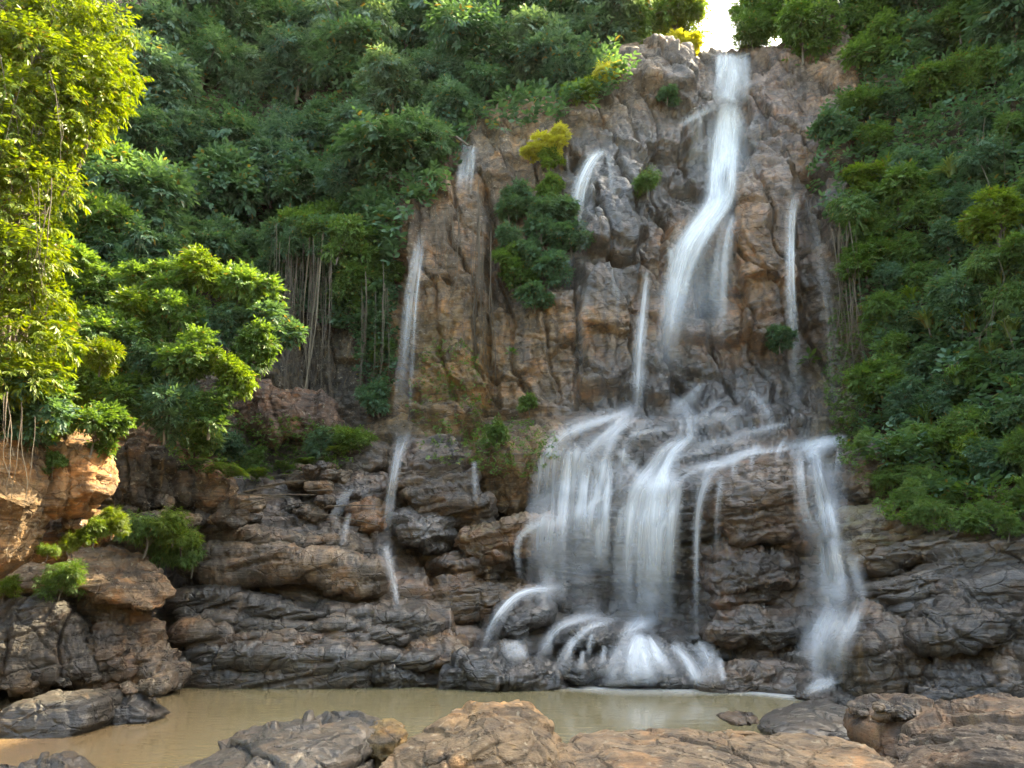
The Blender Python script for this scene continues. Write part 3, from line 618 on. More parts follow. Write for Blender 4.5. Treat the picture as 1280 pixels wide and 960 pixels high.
rock('boulder', 'low dark boulder in shade below the pointed boulder', [(150,662),(165,642),(215,636),(245,650),(238,668),(190,676)], 15.2, 0.7, 0.5, (0.10,0.08,0.065), 0.2, 0.1, 0.5, 0.5)
rock('block_stone', 'rounded ochre fronted block with a wet grey top on the left bank', [(402,800),(404,778),(430,768),(462,772),(482,784),(482,806),(455,816),(415,812)], 15.1, 0.6, 0.4, (0.24,0.155,0.08), 0.65, 0.0, 0.8, 0.45, 3.4, 0.5)
rock('boulder', 'ochre stained boulder just right of the rounded ochre block', [(484,812),(490,792),(520,784),(560,790),(585,806),(596,826),(560,832),(505,830)], 15.2, 0.7, 0.5, (0.22,0.145,0.07), 0.65, 0.03, 0.9, 0.4, 2.8, 0.8)
rock('boulder', 'shiny grey boulder in the water line row, middle of the left bank', [(392,850),(396,826),(420,818),(440,828),(446,852),(430,862)], 14.8, 0.5, 0.3, (0.12,0.115,0.115), 0.95, 0.0, 0.6, 0.5, 2.8, 0.5)
rock('boulder', 'shiny black boulder with white glints next to the wet spit', [(438,856),(444,826),(470,818),(510,822),(545,834),(556,856),(500,866)], 14.8, 0.6, 0.4, (0.08,0.075,0.075), 0.95, 0.0, 0.7, 0.5, 2.8, 0.7)
rock('rock_spit', 'jagged black wet rock spit pointing into the pool', [(548,858),(556,836),(580,820),(612,818),(630,822),(648,816),(672,826),(690,840),(706,858),(690,868),(600,870)], 14.5, 0.6, 0.4, (0.062,0.055,0.052), 0.9, 0.0, 0.5, 0.42, 3.0, 1.0)
rock('rock_ledge', 'reddish brown overhanging ledge behind the hanging roots with dark shadow below', [(282,536),(292,502),(335,486),(385,488),(424,500),(428,536),(380,552),(305,548)], 20.6, 0.9, 0.2, (0.17,0.115,0.09), 0.1, 0.04, 0.3, 0.6)
def ledge(label, a, b, h, Y0, Y1, thick, col, wet, moss=0.0, amp=0.55, s=0.5):
    """a long bed of rock between two photo points, its own thickness and rounded ends"""
    rock_no[0] += 7; sd = rock_no[0]; m = int(abs(b[0] - a[0]) / 2.0); k = 64
    sg = np.linspace(-1, 1, m); ph = np.linspace(0, 2 * math.pi, k, endpoint=False)
    tp = (1 - np.abs(sg) ** 10) ** 0.4; t = (sg + 1) / 2
    c, si = np.cos(ph), np.sin(ph); r = 1 / (np.abs(c) ** 4.5 + np.abs(si) ** 4.5) ** (1 / 4.5)
    hw = h * (1 + 0.22 * np.sin(sg * 5 + sd) + 0.12 * np.sin(sg * 13 + sd * 2)) * tp / 2
    ctr = 0.12 * h * np.sin(sg * 4 + sd * 3)
    uu = np.broadcast_to((a[0] + (b[0] - a[0]) * t)[:, None], (m, k)); vv = (a[1] + (b[1] - a[1]) * t + ctr)[:, None] - hw[:, None] * (r * si)[None]
    yy = (Y0 + (Y1 - Y0) * t)[:, None] + (thick * tp)[:, None] * (r * c)[None]
    P = px(uu, vv, (Y0 + (Y1 - Y0) * t)[:, None] + 0 * yy); P[..., 1] += (thick * tp)[:, None] * (r * c)[None]; P = P.reshape(-1, 3)
    idx = np.arange(m * k).reshape(m, k); nx_ = np.roll(idx, -1, 1)
    Q = np.stack([idx[:-1], nx_[:-1], nx_[1:], idx[1:]], -1).reshape(-1, 4)
    me = mesh_from('rock_ledge', P, Q); nr = np.zeros(len(P) * 3, np.float32); me.vertex_normals.foreach_get('vector', nr); nr = nr.reshape(-1, 3)
    if (nr * (P - P.mean(0)))[:, 1].mean() < 0: nr = -nr
    sh = np.array([sd * 1.7, sd * .9, sd * .37]); d = rock_disp(P + sh, np.ones(len(P)), s, sd) * amp + rock_disp(P + sh, np.ones(len(P)), 1.3, sd + 3, False) * .25
    P = P + nr * (d * np.repeat(tp, k))[:, None]; me.vertices.foreach_set('co', P.astype(np.float32).ravel())
    cc = np.array(col) * (1 + .3 * fbm(P * 1.2 + sh, 3, sd))[:, None]
    for an, av in (('wet', np.full(len(P), wet)), ('moss', np.full(len(P), moss))): me.attributes.new(an, 'FLOAT', 'POINT').data.foreach_set('value', av.astype(np.float32))
    me.attributes.new('tint', 'FLOAT_VECTOR', 'POINT').data.foreach_set('vector', cc.astype(np.float32).ravel())
    c0 = P.mean(0); me.vertices.foreach_set('co', (P - c0).astype(np.float32).ravel()); me.update()
    o = link('rock_ledge', me, ROCK, smooth=True); o.location = c0; splat(P); tag(o, label, 'rock')
ledge('topmost narrow bed of the banded left bank, under the rubble slope', (258,668), (455,692), 20, 16.6, 16.8, .7, (0.13,0.105,0.08), .45)
ledge('thick pale brown bed of the banded left bank, overhanging a shadow gap', (226,692), (488,722), 36, 16.0, 16.2, .75, (0.15,0.122,0.095), .45)
ledge('dark bed just below the shadow gap of the left bank', (216,748), (556,782), 22, 15.75, 15.6, .7, (0.085,0.075,0.066), .75, amp=.7, s=.35)
ledge('second grey bed below the shadow gap of the left bank', (224,770), (520,798), 18, 15.45, 15.3, .6, (0.10,0.088,0.076), .7)
ledge('brown bed in the middle of the lower left bank', (226,793), (505,814), 20, 15.2, 15.05, .6, (0.13,0.102,0.078), .6)
ledge('thin wet black bed above the water line bed', (226,815), (560,826), 15, 14.95, 14.8, .5, (0.06,0.054,0.05), .95, amp=.7, s=.35)
ledge('smooth long wet bed at the water line of the left bank', (220,842), (470,848), 32, 14.85, 14.75, .5, (0.095,0.08,0.064), .85, amp=.4)
ledge('long tilted dark bed rising to the right edge', (1058,742), (1330,672), 34, 14.0, 12.4, .7, (0.085,0.07,0.052), .85, .08)
ledge('upper tilted wet bed under the mossy olive slab', (1066,704), (1330,640), 24, 14.5, 12.9, .6, (0.10,0.08,0.055), .85, .14)
ledge('lower tilted brown bed above the big round boulder', (1090,772), (1330,716), 26, 13.6, 12.0, .6, (0.07,0.057,0.044), .8, .05)
# middle left stack
rock('boulder', 'broad layered boulder at the foot of the thin left fall', [(492,606),(494,566),(512,545),(548,544),(578,566),(596,600),(622,640),(612,664),(570,664),(524,646)], 17.8, 0.9, 0.7, (0.17,0.135,0.11), 0.6, 0.05, 1.0, 0.5, 2.8, 0.9)
rock('boulder', 'grey wet boulder under the broad layered boulder', [(490,660),(500,640),(540,636),(566,650),(576,674),(550,690),(505,682)], 17.2, 0.7, 0.4, (0.12,0.11,0.11), 0.85, 0.0, 0.8, 0.4)
rock('boulder', 'ochre ledge stone left of the thin fall with a trickle over it', [(432,655),(438,634),(470,630),(488,638),(486,660),(450,664)], 17.6, 0.6, 0.3, (0.27,0.16,0.06), 0.6, 0.02, 0.8, 0.4)
rock('boulder', 'rounded stone ledge between the two small left trickles', [(404,632),(414,600),(450,588),(486,592),(490,618),(470,632),(430,640)], 18.4, 0.8, 0.5, (0.15,0.12,0.10), 0.7, 0.03, 0.9, 0.45)
rock('boulder', 'mossy grey boulder at the upper left of the thin fall foot', [(405,585),(420,562),(455,554),(488,562),(492,588),(450,598)], 19.2, 0.8, 0.5, (0.14,0.125,0.11), 0.5, 0.12, 0.9, 0.45)
rock('boulder', 'big mossy brown boulder leaning over the dark cave', [(578,585),(600,548),(650,534),(700,534),(722,552),(712,592),(672,616),(640,648),(606,638)], 18.4, 1.0, 0.6, (0.17,0.115,0.055), 0.35, 0.22, 0.2, 0.7, 2.6, 0.7)
rock('rock_ledge', 'mossy ochre ledge under the cave beside the main fall', [(574,668),(600,658),(640,652),(684,642),(696,656),(668,682),(620,700),(582,692)], 17.0, 0.7, 0.4, OCHRE, 0.6, 0.22, 0.7, 0.45)
rock('rock_ledge', 'banded ochre ledge left of the main fall, above the curling water', [(536,744),(545,726),(590,720),(640,728),(672,742),(640,764),(590,780),(548,776)], 16.8, 0.8, 0.5, (0.24,0.15,0.06), 0.7, 0.05, 1.0, 0.42, 2.8, 1.0)
rock('rock_ledge', 'brown banded ledge above the banded ochre ledge', [(530,704),(545,690),(600,690),(630,706),(620,722),(560,726)], 17.3, 0.8, 0.4, (0.16,0.11,0.06), 0.7, 0.05, 1.0, 0.4)
rock('boulder', 'dark wet boulder beneath the banded ochre ledge', [(500,776),(515,752),(545,760),(556,784),(530,796)], 16.2, 0.6, 0.4, (0.08,0.065,0.05), 0.75, 0.03, 0.8, 0.4)
# foot of the main fall
rock('boulder', 'rounded black boulder under the left curl of water', [(604,790),(620,756),(650,738),(682,740),(702,758),(694,780),(660,790),(640,806),(612,806)], 15.9, 0.8, 0.5, (0.06,0.052,0.048), 0.95, 0.0, 0.6, 0.5, 2.5, 0.5)
rock('boulder', 'small wet brown boulder below the left curl of water', [(606,820),(614,804),(640,802),(656,812),(652,830),(620,834)], 15.2, 0.5, 0.3, (0.09,0.07,0.05), 0.9, 0.0, 0.6, 0.4)
rock('boulder', 'black rock with white water on both sides at the fall foot', [(690,806),(700,786),(735,776),(765,782),(780,796),(770,812),(720,814)], 15.4, 0.6, 0.4, (0.05,0.046,0.046), 0.95, 0.0, 0.6, 0.42, 2.6, 0.7)
rock('boulder', 'black rock step below the white sided rock, touching the pool', [(686,838),(695,814),(740,812),(775,818),(770,842),(725,852)], 14.9, 0.6, 0.4, (0.055,0.05,0.05), 0.95, 0.0, 0.8, 0.42, 2.6, 0.7)
rock('boulder', 'dome of rock under the fan of white water at the pool', [(742,856),(760,826),(795,806),(835,808),(865,828),(882,856),(810,862)], 14.9, 0.7, 0.6, (0.055,0.05,0.048), 0.95, 0.0, 0.6, 0.45, 2.4, 0.5)
rock('boulder', 'wet dark rock right of the white fan', [(832,820),(840,800),(870,792),(900,798),(915,820),(900,838),(860,836)], 15.3, 0.6, 0.4, (0.06,0.054,0.05), 0.9, 0.0, 0.6, 0.42)
rock('boulder', 'low brown rock at the pool edge right of the white fan', [(868,858),(880,836),(920,830),(960,838),(990,856),(960,870),(900,868)], 14.3, 0.6, 0.5, (0.12,0.085,0.05), 0.75, 0.03, 0.8, 0.42)
# right side
rock('boulder', 'brown ridged block between the main fall and the right cascade', [(886,640),(892,600),(912,580),(960,574),(990,580),(1000,612),(996,650),(970,672),(920,676)], 16.0, 0.9, 0.5, (0.20,0.13,0.07), 0.8, 0.08, 0.9, 0.5, 3.0, 1.0)
rock('boulder', 'dark brown boulder under the ridged block', [(880,728),(890,690),(930,676),(975,680),(1000,700),(995,730),(950,752),(900,752)], 15.7, 0.9, 0.5, (0.13,0.085,0.05), 0.8, 0.03, 0.7, 0.5, 2.8, 1.0)
rock('boulder', 'wet overhanging rock above the brown pool edge rock', [(880,790),(900,766),(950,756),(1000,760),(1005,790),(960,804),(910,806)], 15.2, 0.8, 0.4, (0.11,0.078,0.048), 0.85, 0.02, 0.7, 0.5, 2.8, 0.9)
rock('boulder', 'mossy brown boulder right of the top of the right cascade', [(1052,610),(1060,570),(1090,544),(1135,552),(1150,590),(1128,622),(1085,630)], 15.9, 0.9, 0.6, (0.15,0.115,0.075), 0.65, 0.12, 0.6, 0.5)
rock('rock_slab', 'mossy olive slab beside the right cascade', [(1046,680),(1056,640),(1110,626),(1180,634),(1240,640),(1240,664),(1180,682),(1110,700),(1060,704)], 14.8, 0.9, 0.8, (0.17,0.13,0.065), 0.55, 0.26, 0.9, 0.45, 2.8, 0.9)
rock('boulder', 'big round brown boulder right of the right cascade foot', [(1046,840),(1050,796),(1075,766),(1120,760),(1160,776),(1172,820),(1150,860),(1100,872),(1060,866)], 13.0, 0.9, 0.5, (0.11,0.078,0.045), 0.6, 0.03, 0.3, 0.6, 2.7, 0.8)
rock('boulder', 'dark boulder stack at the right edge above the grey rock', [(1150,800),(1160,764),(1200,740),(1260,722),(1310,730),(1310,800),(1240,810),(1180,820)], 12.3, 0.9, 0.6, (0.085,0.072,0.06), 0.6, 0.05, 0.5, 0.6, 2.8, 0.9)
rock('boulder', 'dark brown boulder low on the right bank', [(1140,872),(1150,830),(1190,808),(1240,812),(1250,850),(1220,880),(1170,888)], 12.0, 0.8, 0.5, (0.075,0.062,0.052), 0.65, 0.02, 0.6, 0.5, 2.7, 0.9)
rock('boulder', 'light grey wet rock at the right edge above the near boulders', [(1234,858),(1240,832),(1275,820),(1320,822),(1320,872),(1262,874)], 11.6, 0.6, 0.3, (0.20,0.19,0.185), 0.7, 0.0, 0.6, 0.45)
rock('boulder', 'low rock under the right cascade, half in the pool', [(996,872),(1012,856),(1050,852),(1100,860),(1130,878),(1090,892),(1030,888)], 12.9, 0.6, 0.4, (0.10,0.075,0.05), 0.85, 0.0, 0.8, 0.42)

# ------------------------------------------------------------------ falling water
def resample(path, step=5.0):
    p = np.array([list(q) + [0.6] * (4 - len(q)) for q in path], float)
    # Catmull-Rom through the points
    out = []; e = np.vstack([2 * p[0] - p[1], p, 2 * p[-1] - p[-2]])
    for k in range(1, len(e) - 2):
        n = max(2, int(np.hypot(*(e[k + 1] - e[k])[:2]) / step)); t = np.arange(n)[:, None] / n
        a, b, c, d = e[k - 1], e[k], e[k + 1], e[k + 2]
        out.append(0.5 * (2 * b + (c - a) * t + (2 * a - 5 * b + 4 * c - d) * t ** 2 + (3 * b - a - 3 * c + d) * t ** 3))
    out.append(p[-1:]); r = np.vstack(out); r[:, 2] = np.maximum(r[:, 2], 3); r[:, 3] = np.clip(r[:, 3], 0, 1); return r

class Water:
    def __init__(s): s.V, s.F, s.D, s.E, s.U, s.n = [], [], [], [], [], 0
    def ribbon(s, path, off=0.10, M=9, soft=1.0, ends=(0.10, 0.35), wob=0.0):
        """a faint sheet with many fine threads wandering inside it"""
        p = resample(path, 12); wpx = p[:, 2].mean()
        q = [tuple(x) for x in np.column_stack([p[:, 0], p[:, 1], p[:, 2] * 1.3, p[:, 3] * 0.62])]
        s.one(q, off, M, soft, ends)
        n = int(np.clip(wpx / 3.2, 3, 26)); L = len(p)
        for k in range(n):
            c = np.clip(rnd.gauss(0, 0.48), -1.15, 1.15); ph = rnd.random() * 6.28; am = rnd.uniform(.02, .16)
            i0 = int(L * max(0, rnd.uniform(-.35, .30))); i1 = int(L * min(1, rnd.uniform(.65, 1.5)))
            if i1 - i0 < 4: i0, i1 = 0, L
            z = p[i0:i1].copy(); tt = np.arange(len(z)) / 9.0
            z[:, 0] += (c + am * np.sin(tt + ph)) * z[:, 2] / 2; z[:, 1] += rnd.uniform(-3, 3)
            z[:, 2] = np.clip(z[:, 2] * rnd.uniform(.18, .50), 6, 24); z[:, 3] = np.clip(z[:, 3] * rnd.uniform(.25, .75) * (1.1 - .35 * abs(c)), 0, 1)
            s.one([tuple(x) for x in z], off + rnd.uniform(.01, .07), 5, soft, (.22, .38) if L > 8 else ends)
        return s
    def one(s, path, off=0.10, M=9, soft=1.0, ends=(0.10, 0.35)):
        r = resample(path, 6); L = len(r)
        t = np.gradient(r[:, :2], axis=0); t /= np.linalg.norm(t, axis=1, keepdims=True) + 1e-9
        nx, ny = t[:, 1], -t[:, 0]
        sgn = np.sign(nx.mean()) or 1; nx, ny = nx * sgn, ny * sgn
        q = np.linspace(-1, 1, M); UU = r[:, 0, None] + nx[:, None] * q * r[:, 2, None] / 2; VV = r[:, 1, None] + ny[:, None] * q * r[:, 2, None] / 2
        Y = np.array([[depth(UU[i, j], VV[i, j]) for j in range(M)] for i in range(L)]) - off
        for i in range(1, L): Y[i] = np.minimum(Y[i], Y[i - 1] + 0.02)
        for _ in range(3):
            Yp = np.pad(Y, 1, mode='edge'); Y = np.minimum((Yp[:-2, 1:-1] + Yp[2:, 1:-1] + Yp[1:-1, :-2] + Yp[1:-1, 2:] + 2 * Y) / 6, Y + 0.05)
        Y = Y - 0.05 * np.sqrt(1 - 0.98 * q * q)[None] * (r[:, 2, None] / 2 * Y / F_) ** 0.7
        P = px(UU, VV, Y)
        P[..., 2] = np.maximum(P[..., 2], 0.012)
        seg = np.linalg.norm(np.diff(P[:, M // 2], axis=0), axis=1); cum = np.concatenate([[0], np.cumsum(seg)])
        wm = r[:, 2].mean() * Y.mean() / F_; x0 = rnd.uniform(0, 50)
        uv = np.stack([np.broadcast_to(x0 + q[None] * wm / 2, (L, M)), np.broadcast_to(cum[:, None] + x0, (L, M))], -1)
        ed = np.broadcast_to((1 - np.abs(q) ** (1.2 + soft * .5)) [None], (L, M)) ** 1.7
        k = np.linspace(0, 1, L); en = np.clip(k / ends[0], 0, 1) * np.clip((1 - k) / ends[1], 0, 1)
        idx = np.arange(L * M).reshape(L, M) + s.n; s.n += L * M
        s.V.append(P.reshape(-1, 3)); s.F.append(np.stack([idx[:-1, :-1], idx[1:, :-1], idx[1:, 1:], idx[:-1, 1:]], -1).reshape(-1, 4))
        s.D.append(np.broadcast_to(r[:, 3, None], (L, M)).ravel()); s.E.append((ed * en[:, None]).ravel()); s.U.append(uv.reshape(-1, 2))
        return s
    def strands(s, path, n, w=0.25, off=0.14, dens=1.0):
        """brighter threads inside a wide sheet"""
        p = np.array([list(q) + [0.6] * (4 - len(q)) for q in path], float)
        for k in range(n):
            c = rnd.uniform(-0.85, 0.85); pp = p.copy(); pp[:, 0] += c * p[:, 2] / 2; pp[:, 2] = np.maximum(4, p[:, 2] * w * rnd.uniform(0.5, 1.3)); pp[:, 3] = np.clip(p[:, 3] * dens * rnd.uniform(0.5, 1.05), 0, 1)
            a0, a1 = sorted((rnd.uniform(0, .35), rnd.uniform(.6, 1)))
            rs_ = resample([tuple(x) for x in pp], 18); m0 = int(a0 * len(rs_)); m1 = max(m0 + 3, int(a1 * len(rs_))); pp = rs_[m0:m1]
            s.one([tuple(x) for x in pp], off + rnd.uniform(0, 0.05), 7, 1.0, (.3, .4)) if len(pp) > 2 else None
        return s
    def build(s, name, mat, parent):
        V = np.concatenate(s.V); o = link(name, mesh_from(name, V, np.concatenate(s.F), {'dens': np.concatenate(s.D), 'edge': np.concatenate(s.E)}, np.concatenate(s.U)), mat, parent, True)
        if parent is not None: o.matrix_parent_inverse = parent.matrix_world.inverted(); o.location = o.location
        return o
def fall_thing(label, u, v):
    t = empty('waterfall', tuple(px(u, v, depth(u, v))), label, 'waterfall'); bpy.context.view_layer.update(); return t
def sheet_fall(path, strands=4, w=0.22, off=0.1, mat=None): 
    return Water().ribbon(path, off).strands(path, strands, w, off + 0.04)

t = fall_thing('tall main waterfall dropping from the notch in the cliff top down a slanting chute', 900, 300)
c = [(914,66,42,.7),(911,95,48,.66),(906,128,52,.75)]
Water().ribbon(c, .12, 11, 2, (.05, .08)).strands(c, 7, .2, .16, 1.25).build('curtain', FALL, t)
c = [(914,124,30,.9),(909,160,40,.9),(904,215,42,.92),(900,250,42,.9),(884,276,42,.95),(864,305,46,1),(850,345,44,.95),(840,390,44,.75),(836,430,50,.5),(838,480,54,.25)]
Water().ribbon(c, .16, 11).ribbon([(a, b, w_ * .55, min(1, d_ * 1.15)) for a, b, w_, d_ in c], .24).strands(c, 4, .25, .2).ribbon([(a, b, w_ * .8, d_) for a, b, w_, d_ in c[:7]], .2, 11).build('plunge', FALL, t)
w = Water(); w.ribbon([(925,134,30,.5),(928,170,34,.32),(930,235,40,.22)], .1).ribbon([(906,130,16,.85),(880,140,18,.85),(858,152,14,.7),(846,162,10,.4)], .1, 5)
for u0 in (866, 876, 886): w.ribbon([(u0,146,9,.6),(u0,175,10,.45),(u0+2,230,12,.3)], .1, 5)
w.build('side_trickle', VEIL, t)
c = [(917,266,14,.85),(908,290,22,.7),(902,340,30,.5),(900,390,34,.38),(898,440,36,.25)]
Water().ribbon(c, .12).strands(c, 3, .3).build('strand', FALL, t)
c = [(880,300,80,.30),(876,360,86,.28),(872,440,80,.18)]
Water().ribbon(c, .10, 11).build('veil', VEIL, t)
Water().ribbon([(838,308,8,.85),(842,335,12,.8),(846,365,14,.6)], .1, 5).build('strand', FALL, t)

t = fall_thing('needle thin white fall left of the main chute, from a dark brow to the ledge', 800, 420)
Water().ribbon([(809,334,7,.8),(804,380,10,1),(798,440,12,.95),(795,500,14,.85),(794,515,20,.5)], .12, 7).ribbon([(803,385,16,.4),(797,450,24,.35),(795,510,30,.3)], .1).build('strand', FALL, t)
t = fall_thing('misty curved fall over the dark rounded rock beside the cliff shrubs', 725, 260)
c = [(757,188,10,.9),(742,198,20,.85),(728,225,26,.7),(718,265,32,.5),(711,310,36,.4),(708,365,40,.18)]
Water().ribbon(c, .16, 9).strands(c, 4, .25).build('strand', FALL, t)
for c in ([(762,190,8,.6),(765,215,10,.5),(768,250,12,.3)], [(735,355,14,.4),(728,400,14,.3),(726,480,14,.2)], [(768,338,8,.6),(769,365,8,.5),(770,410,8,.3)]): Water().ribbon(c, .1, 5).build('trickle', VEIL, t)
t = fall_thing('short faint fall high on the cliff under the grey dead branch', 585, 210)
c = [(588,178,18,.7),(584,205,22,.65),(581,244,24,.45)]
Water().ribbon(c, .1, 7).strands(c, 4, .25).build('strand', FALL, t)
for c in ([(536,204,10,.5),(528,222,16,.5),(518,236,12,.3)], [(505,255,14,.4),(502,265,14,.4),(500,275,12,.3)]): Water().ribbon(c, .1, 5).build('trickle', VEIL, t)
t = fall_thing('long thin left fall dropping onto the layered boulders and trickling to the bank', 510, 420)
c = [(528,286,9,.95),(523,320,15,.9),(516,370,19,.75),(511,430,23,.5),(507,480,26,.38),(505,540,28,.3)]
Water().ribbon(c, .14, 7).strands(c, 4, .3).build('strand', FALL, t)
Water().ribbon([(508,538,30,.5),(501,558,18,.75),(494,585,13,.9),(488,620,13,.8),(484,660,11,.75),(483,690,12,.65)], .1, 7).ribbon([(482,680,22,.5),(488,710,16,.6),(494,735,10,.7),(497,766,8,.6)], .1, 7).build('trickle', FALL, t)
Water().ribbon([(592,575,6,.5),(593,600,8,.45),(595,630,10,.3)], .1, 5).build('trickle', FALL, t)
t = fall_thing('pair of short white trickles over the ochre ledge, left bank', 425, 640)
Water().ribbon([(438,610,8,.9),(428,625,12,.85),(420,642,14,.7),(415,660,14,.5)], .1, 5).build('trickle', FALL, t)
Water().ribbon([(437,640,6,.7),(432,660,9,.6),(428,684,12,.45)], .1, 5).build('trickle', FALL, t)
t = fall_thing('slim two stranded fall on the right of the ochre cliff column', 1000, 380)
c = [(996,238,18,.9),(989,265,14,.95),(987,320,13,.85),(988,380,15,.65),(992,440,18,.5),(998,528,22,.38)]
Water().ribbon(c, .16, 7).strands(c, 3, .3).build('strand', FALL, t)
Water().ribbon([(1004,242,10,.7),(1014,275,12,.55),(1026,340,16,.45),(1036,410,18,.4),(1045,530,20,.22)], .14, 7).build('strand', VEIL, t)
t = fall_thing('stepped right cascade tumbling over dark ledges into the pool', 1030, 700)
w = Water(); w.ribbon([(1058,545,20,.35),(1032,552,40,.7),(1008,562,46,.8),(1000,580,30,.7)], .1)
w.ribbon([(1000,562,16,.8),(1001,600,18,.75),(1006,640,22,.7),(1018,668,34,.7),(1036,690,44,.7)], .12).ribbon([(1016,558,18,.95),(1022,595,22,.9),(1032,640,28,.85),(1038,676,34,.8),(1042,694,50,.8)], .14)
w.ribbon([(1030,570,60,.25),(1035,640,60,.3),(1040,690,60,.3)], .08).ribbon([(1050,560,8,.5),(1046,600,8,.35)], .1, 5)
w.build('upper_step', FALL, t)
c = [(1036,670,40,.75),(1041,700,52,.85),(1046,735,66,.62),(1044,772,70,.45)]
Water().ribbon(c, .14, 11).strands(c, 6, .2).ribbon([(1070,690,20,.6),(1068,720,12,.5)], .1, 5).build('middle_step', FALL, t)
c = [(1052,752,54,.5),(1042,776,62,.9),(1030,805,62,.7),(1026,856,50,.45)]
Water().ribbon(c, .14, 11).strands(c, 5, .2).ribbon([(1044,846,30,.5),(1024,856,24,.7),(1004,868,16,.5)], .1).build('lower_step', FALL, t)

t = fall_thing('broad lower cascade fanning over black boulders into the pool under the main waterfall', 800, 700)
w = Water()
w.ribbon([(800,506,16,.6),(772,518,22,.7),(735,530,26,.7),(702,548,30,.75),(686,575,32,.6),(680,610,32,.4)], .14)
w.ribbon([(792,512,18,.7),(764,540,22,.8),(738,566,24,.8),(726,600,28,.6)], .16)
w.ribbon([(780,525,14,.6),(760,565,18,.8),(750,600,22,.7)], .16)
for k, u in enumerate(np.arange(668, 784, 8.5)):
    lip = np.interp(u, [668, 690, 715, 740, 760, 784], [586, 556, 562, 578, 584, 560]) + rnd.uniform(-6, 6); mid = rnd.uniform(640, 662); end = rnd.uniform(715, 785); st = rnd.uniform(.55, 1.0) * np.interp(u, [668, 700, 750, 784], [.75, 1, 1, .5])
    w.one([(u+7,lip-14,12,.5*st),(u+2,lip,15,.95*st),(u-2,lip+30,16,.7*st),(u-4,mid,18,.55*st),(u-6,end,24,.22*st)], .15 + rnd.uniform(0, .05), 7, 1, (.08, .4))
    if rnd.random() < .7: w.one([(u-1,mid-8,14,.5*st),(u-4,mid+4,18,.9*st),(u-6,mid+45,20,.55*st),(u-7,end,24,.25*st)], .17, 7, 1, (.1, .4))
def threads(n, u0, u1, t0, m0, e0, off):
    for _ in range(n):
        u = rnd.uniform(u0, u1); k = rnd.uniform(.45, .95); sh = rnd.uniform(3, 9); ww = rnd.uniform(6, 14); a_ = t0 + rnd.uniform(-12, 26); c_ = e0 + rnd.uniform(-60, 30)
        w.one([(u+sh,a_,ww*.8,.5*k),(u+1+rnd.uniform(-2,2),a_+rnd.uniform(25,45),ww,k),(u-3+rnd.uniform(-3,3),m0+rnd.uniform(-15,15),ww*1.2,.8*k),(u-6+rnd.uniform(-4,4),c_,ww*1.5,.25*k)], off + rnd.uniform(-.04, .05), 5, 1, (.2,.5))
threads(9, 672, 776, 560, 655, 735, .2)
c = [(702,560,80,.32),(708,620,105,.28),(714,690,112,.22),(716,770,112,.12)]
w.one(c, .1, 13)
w.ribbon([(690,652,22,.6),(668,658,16,.8),(652,670,13,.8),(647,690,11,.65),(652,728,9,.5)], .12, 7)
w.build('left_curtain', FALL, t)
w = Water()
w.ribbon([(852,492,34,.3),(858,520,26,.5),(860,545,22,.7),(842,560,28,.9),(828,585,38,.95),(818,610,56,1),(812,640,62,1),(808,700,62,.85),(806,755,60,.6),(806,800,60,.35)], .18, 11)
threads(8, 784, 850, 600, 690, 780, .27)
c = [(830,606,76,.6),(818,640,84,.48),(812,700,92,.30),(808,790,100,.16)]
w.one(c, .14, 13)
for u in np.arange(780, 856, 8.5):
    lip = np.interp(u, [780, 800, 830, 856], [640, 618, 604, 612]) + rnd.uniform(-6, 6); st = rnd.uniform(.55, 1.0); end = rnd.uniform(740, 812)
    w.one([(u+8,lip-12,14,.6*st),(u+1,lip,17,1*st),(u-3,lip+35,18,.8*st),(u-5,690,19,.6*st),(u-6,end,24,.25*st)], .2 + rnd.uniform(0, .06), 7, 1, (.08, .4))
w.ribbon([(1008,548,12,.2),(972,560,14,.5),(930,566,14,.5),(900,578,16,.7),(866,586,18,.6),(842,604,26,.9),(822,622,40,.9)], .10, 7)
w.ribbon([(955,556,26,.3),(900,584,30,.4),(860,604,36,.4)], .08, 7)
for x, y in ((985,552),(948,560),(925,570),(890,582)): w.ribbon([(x,y-4,8,.6),(x-8,y+10,10,.6),(x-10,y+34,12,.2)], .08, 5)
w.ribbon([(900,578,14,.7),(882,604,16,.9),(873,640,12,.9),(870,700,10,.75),(870,805,10,.45)], .14, 7).ribbon([(902,590,8,.6),(896,640,8,.35),(897,700,8,.2)], .1, 5)
w.ribbon([(770,560,10,.5),(792,585,14,.5),(805,612,24,.8)], .1, 5)
w.build('centre_curtain', FALL, t)
w = Water()
for (a, b, c0, d0) in ((690,545,740,520),(720,560,770,540),(760,548,800,520),(790,545,840,535),(700,600,760,575),(870,560,930,548),(880,530,930,512),(930,545,985,530),(840,575,900,560),(780,600,800,570),(730,640,770,610),(835,498,862,520),(880,480,845,515),(905,500,870,528),(935,488,960,522),(820,520,795,540),(900,520,925,545)):
    rs2 = rnd.uniform(.5, .9); p0, p1 = ((a, b), (c0, d0)) if b < d0 else ((c0, d0), (a, b)); w.ribbon([(*p0,12,.5*rs2),((a+c0)/2+2,(b+d0)/2-2,18,.6*rs2),(*p1,22,.5*rs2),(p1[0]-3,p1[1]+22,24,.3*rs2)], .08, 5)
w.build('ledge_trickle', VEIL, t)
w = Water()
w.ribbon([(712,740,30,.5),(672,738,18,.85),(646,746,16,.95),(626,766,16,.9),(612,792,20,.65),(605,822,20,.4)], .12, 7)
w.ribbon([(756,766,40,.4),(722,774,24,.6),(700,784,18,.7),(682,806,18,.75),(672,832,22,.6)], .09, 7)
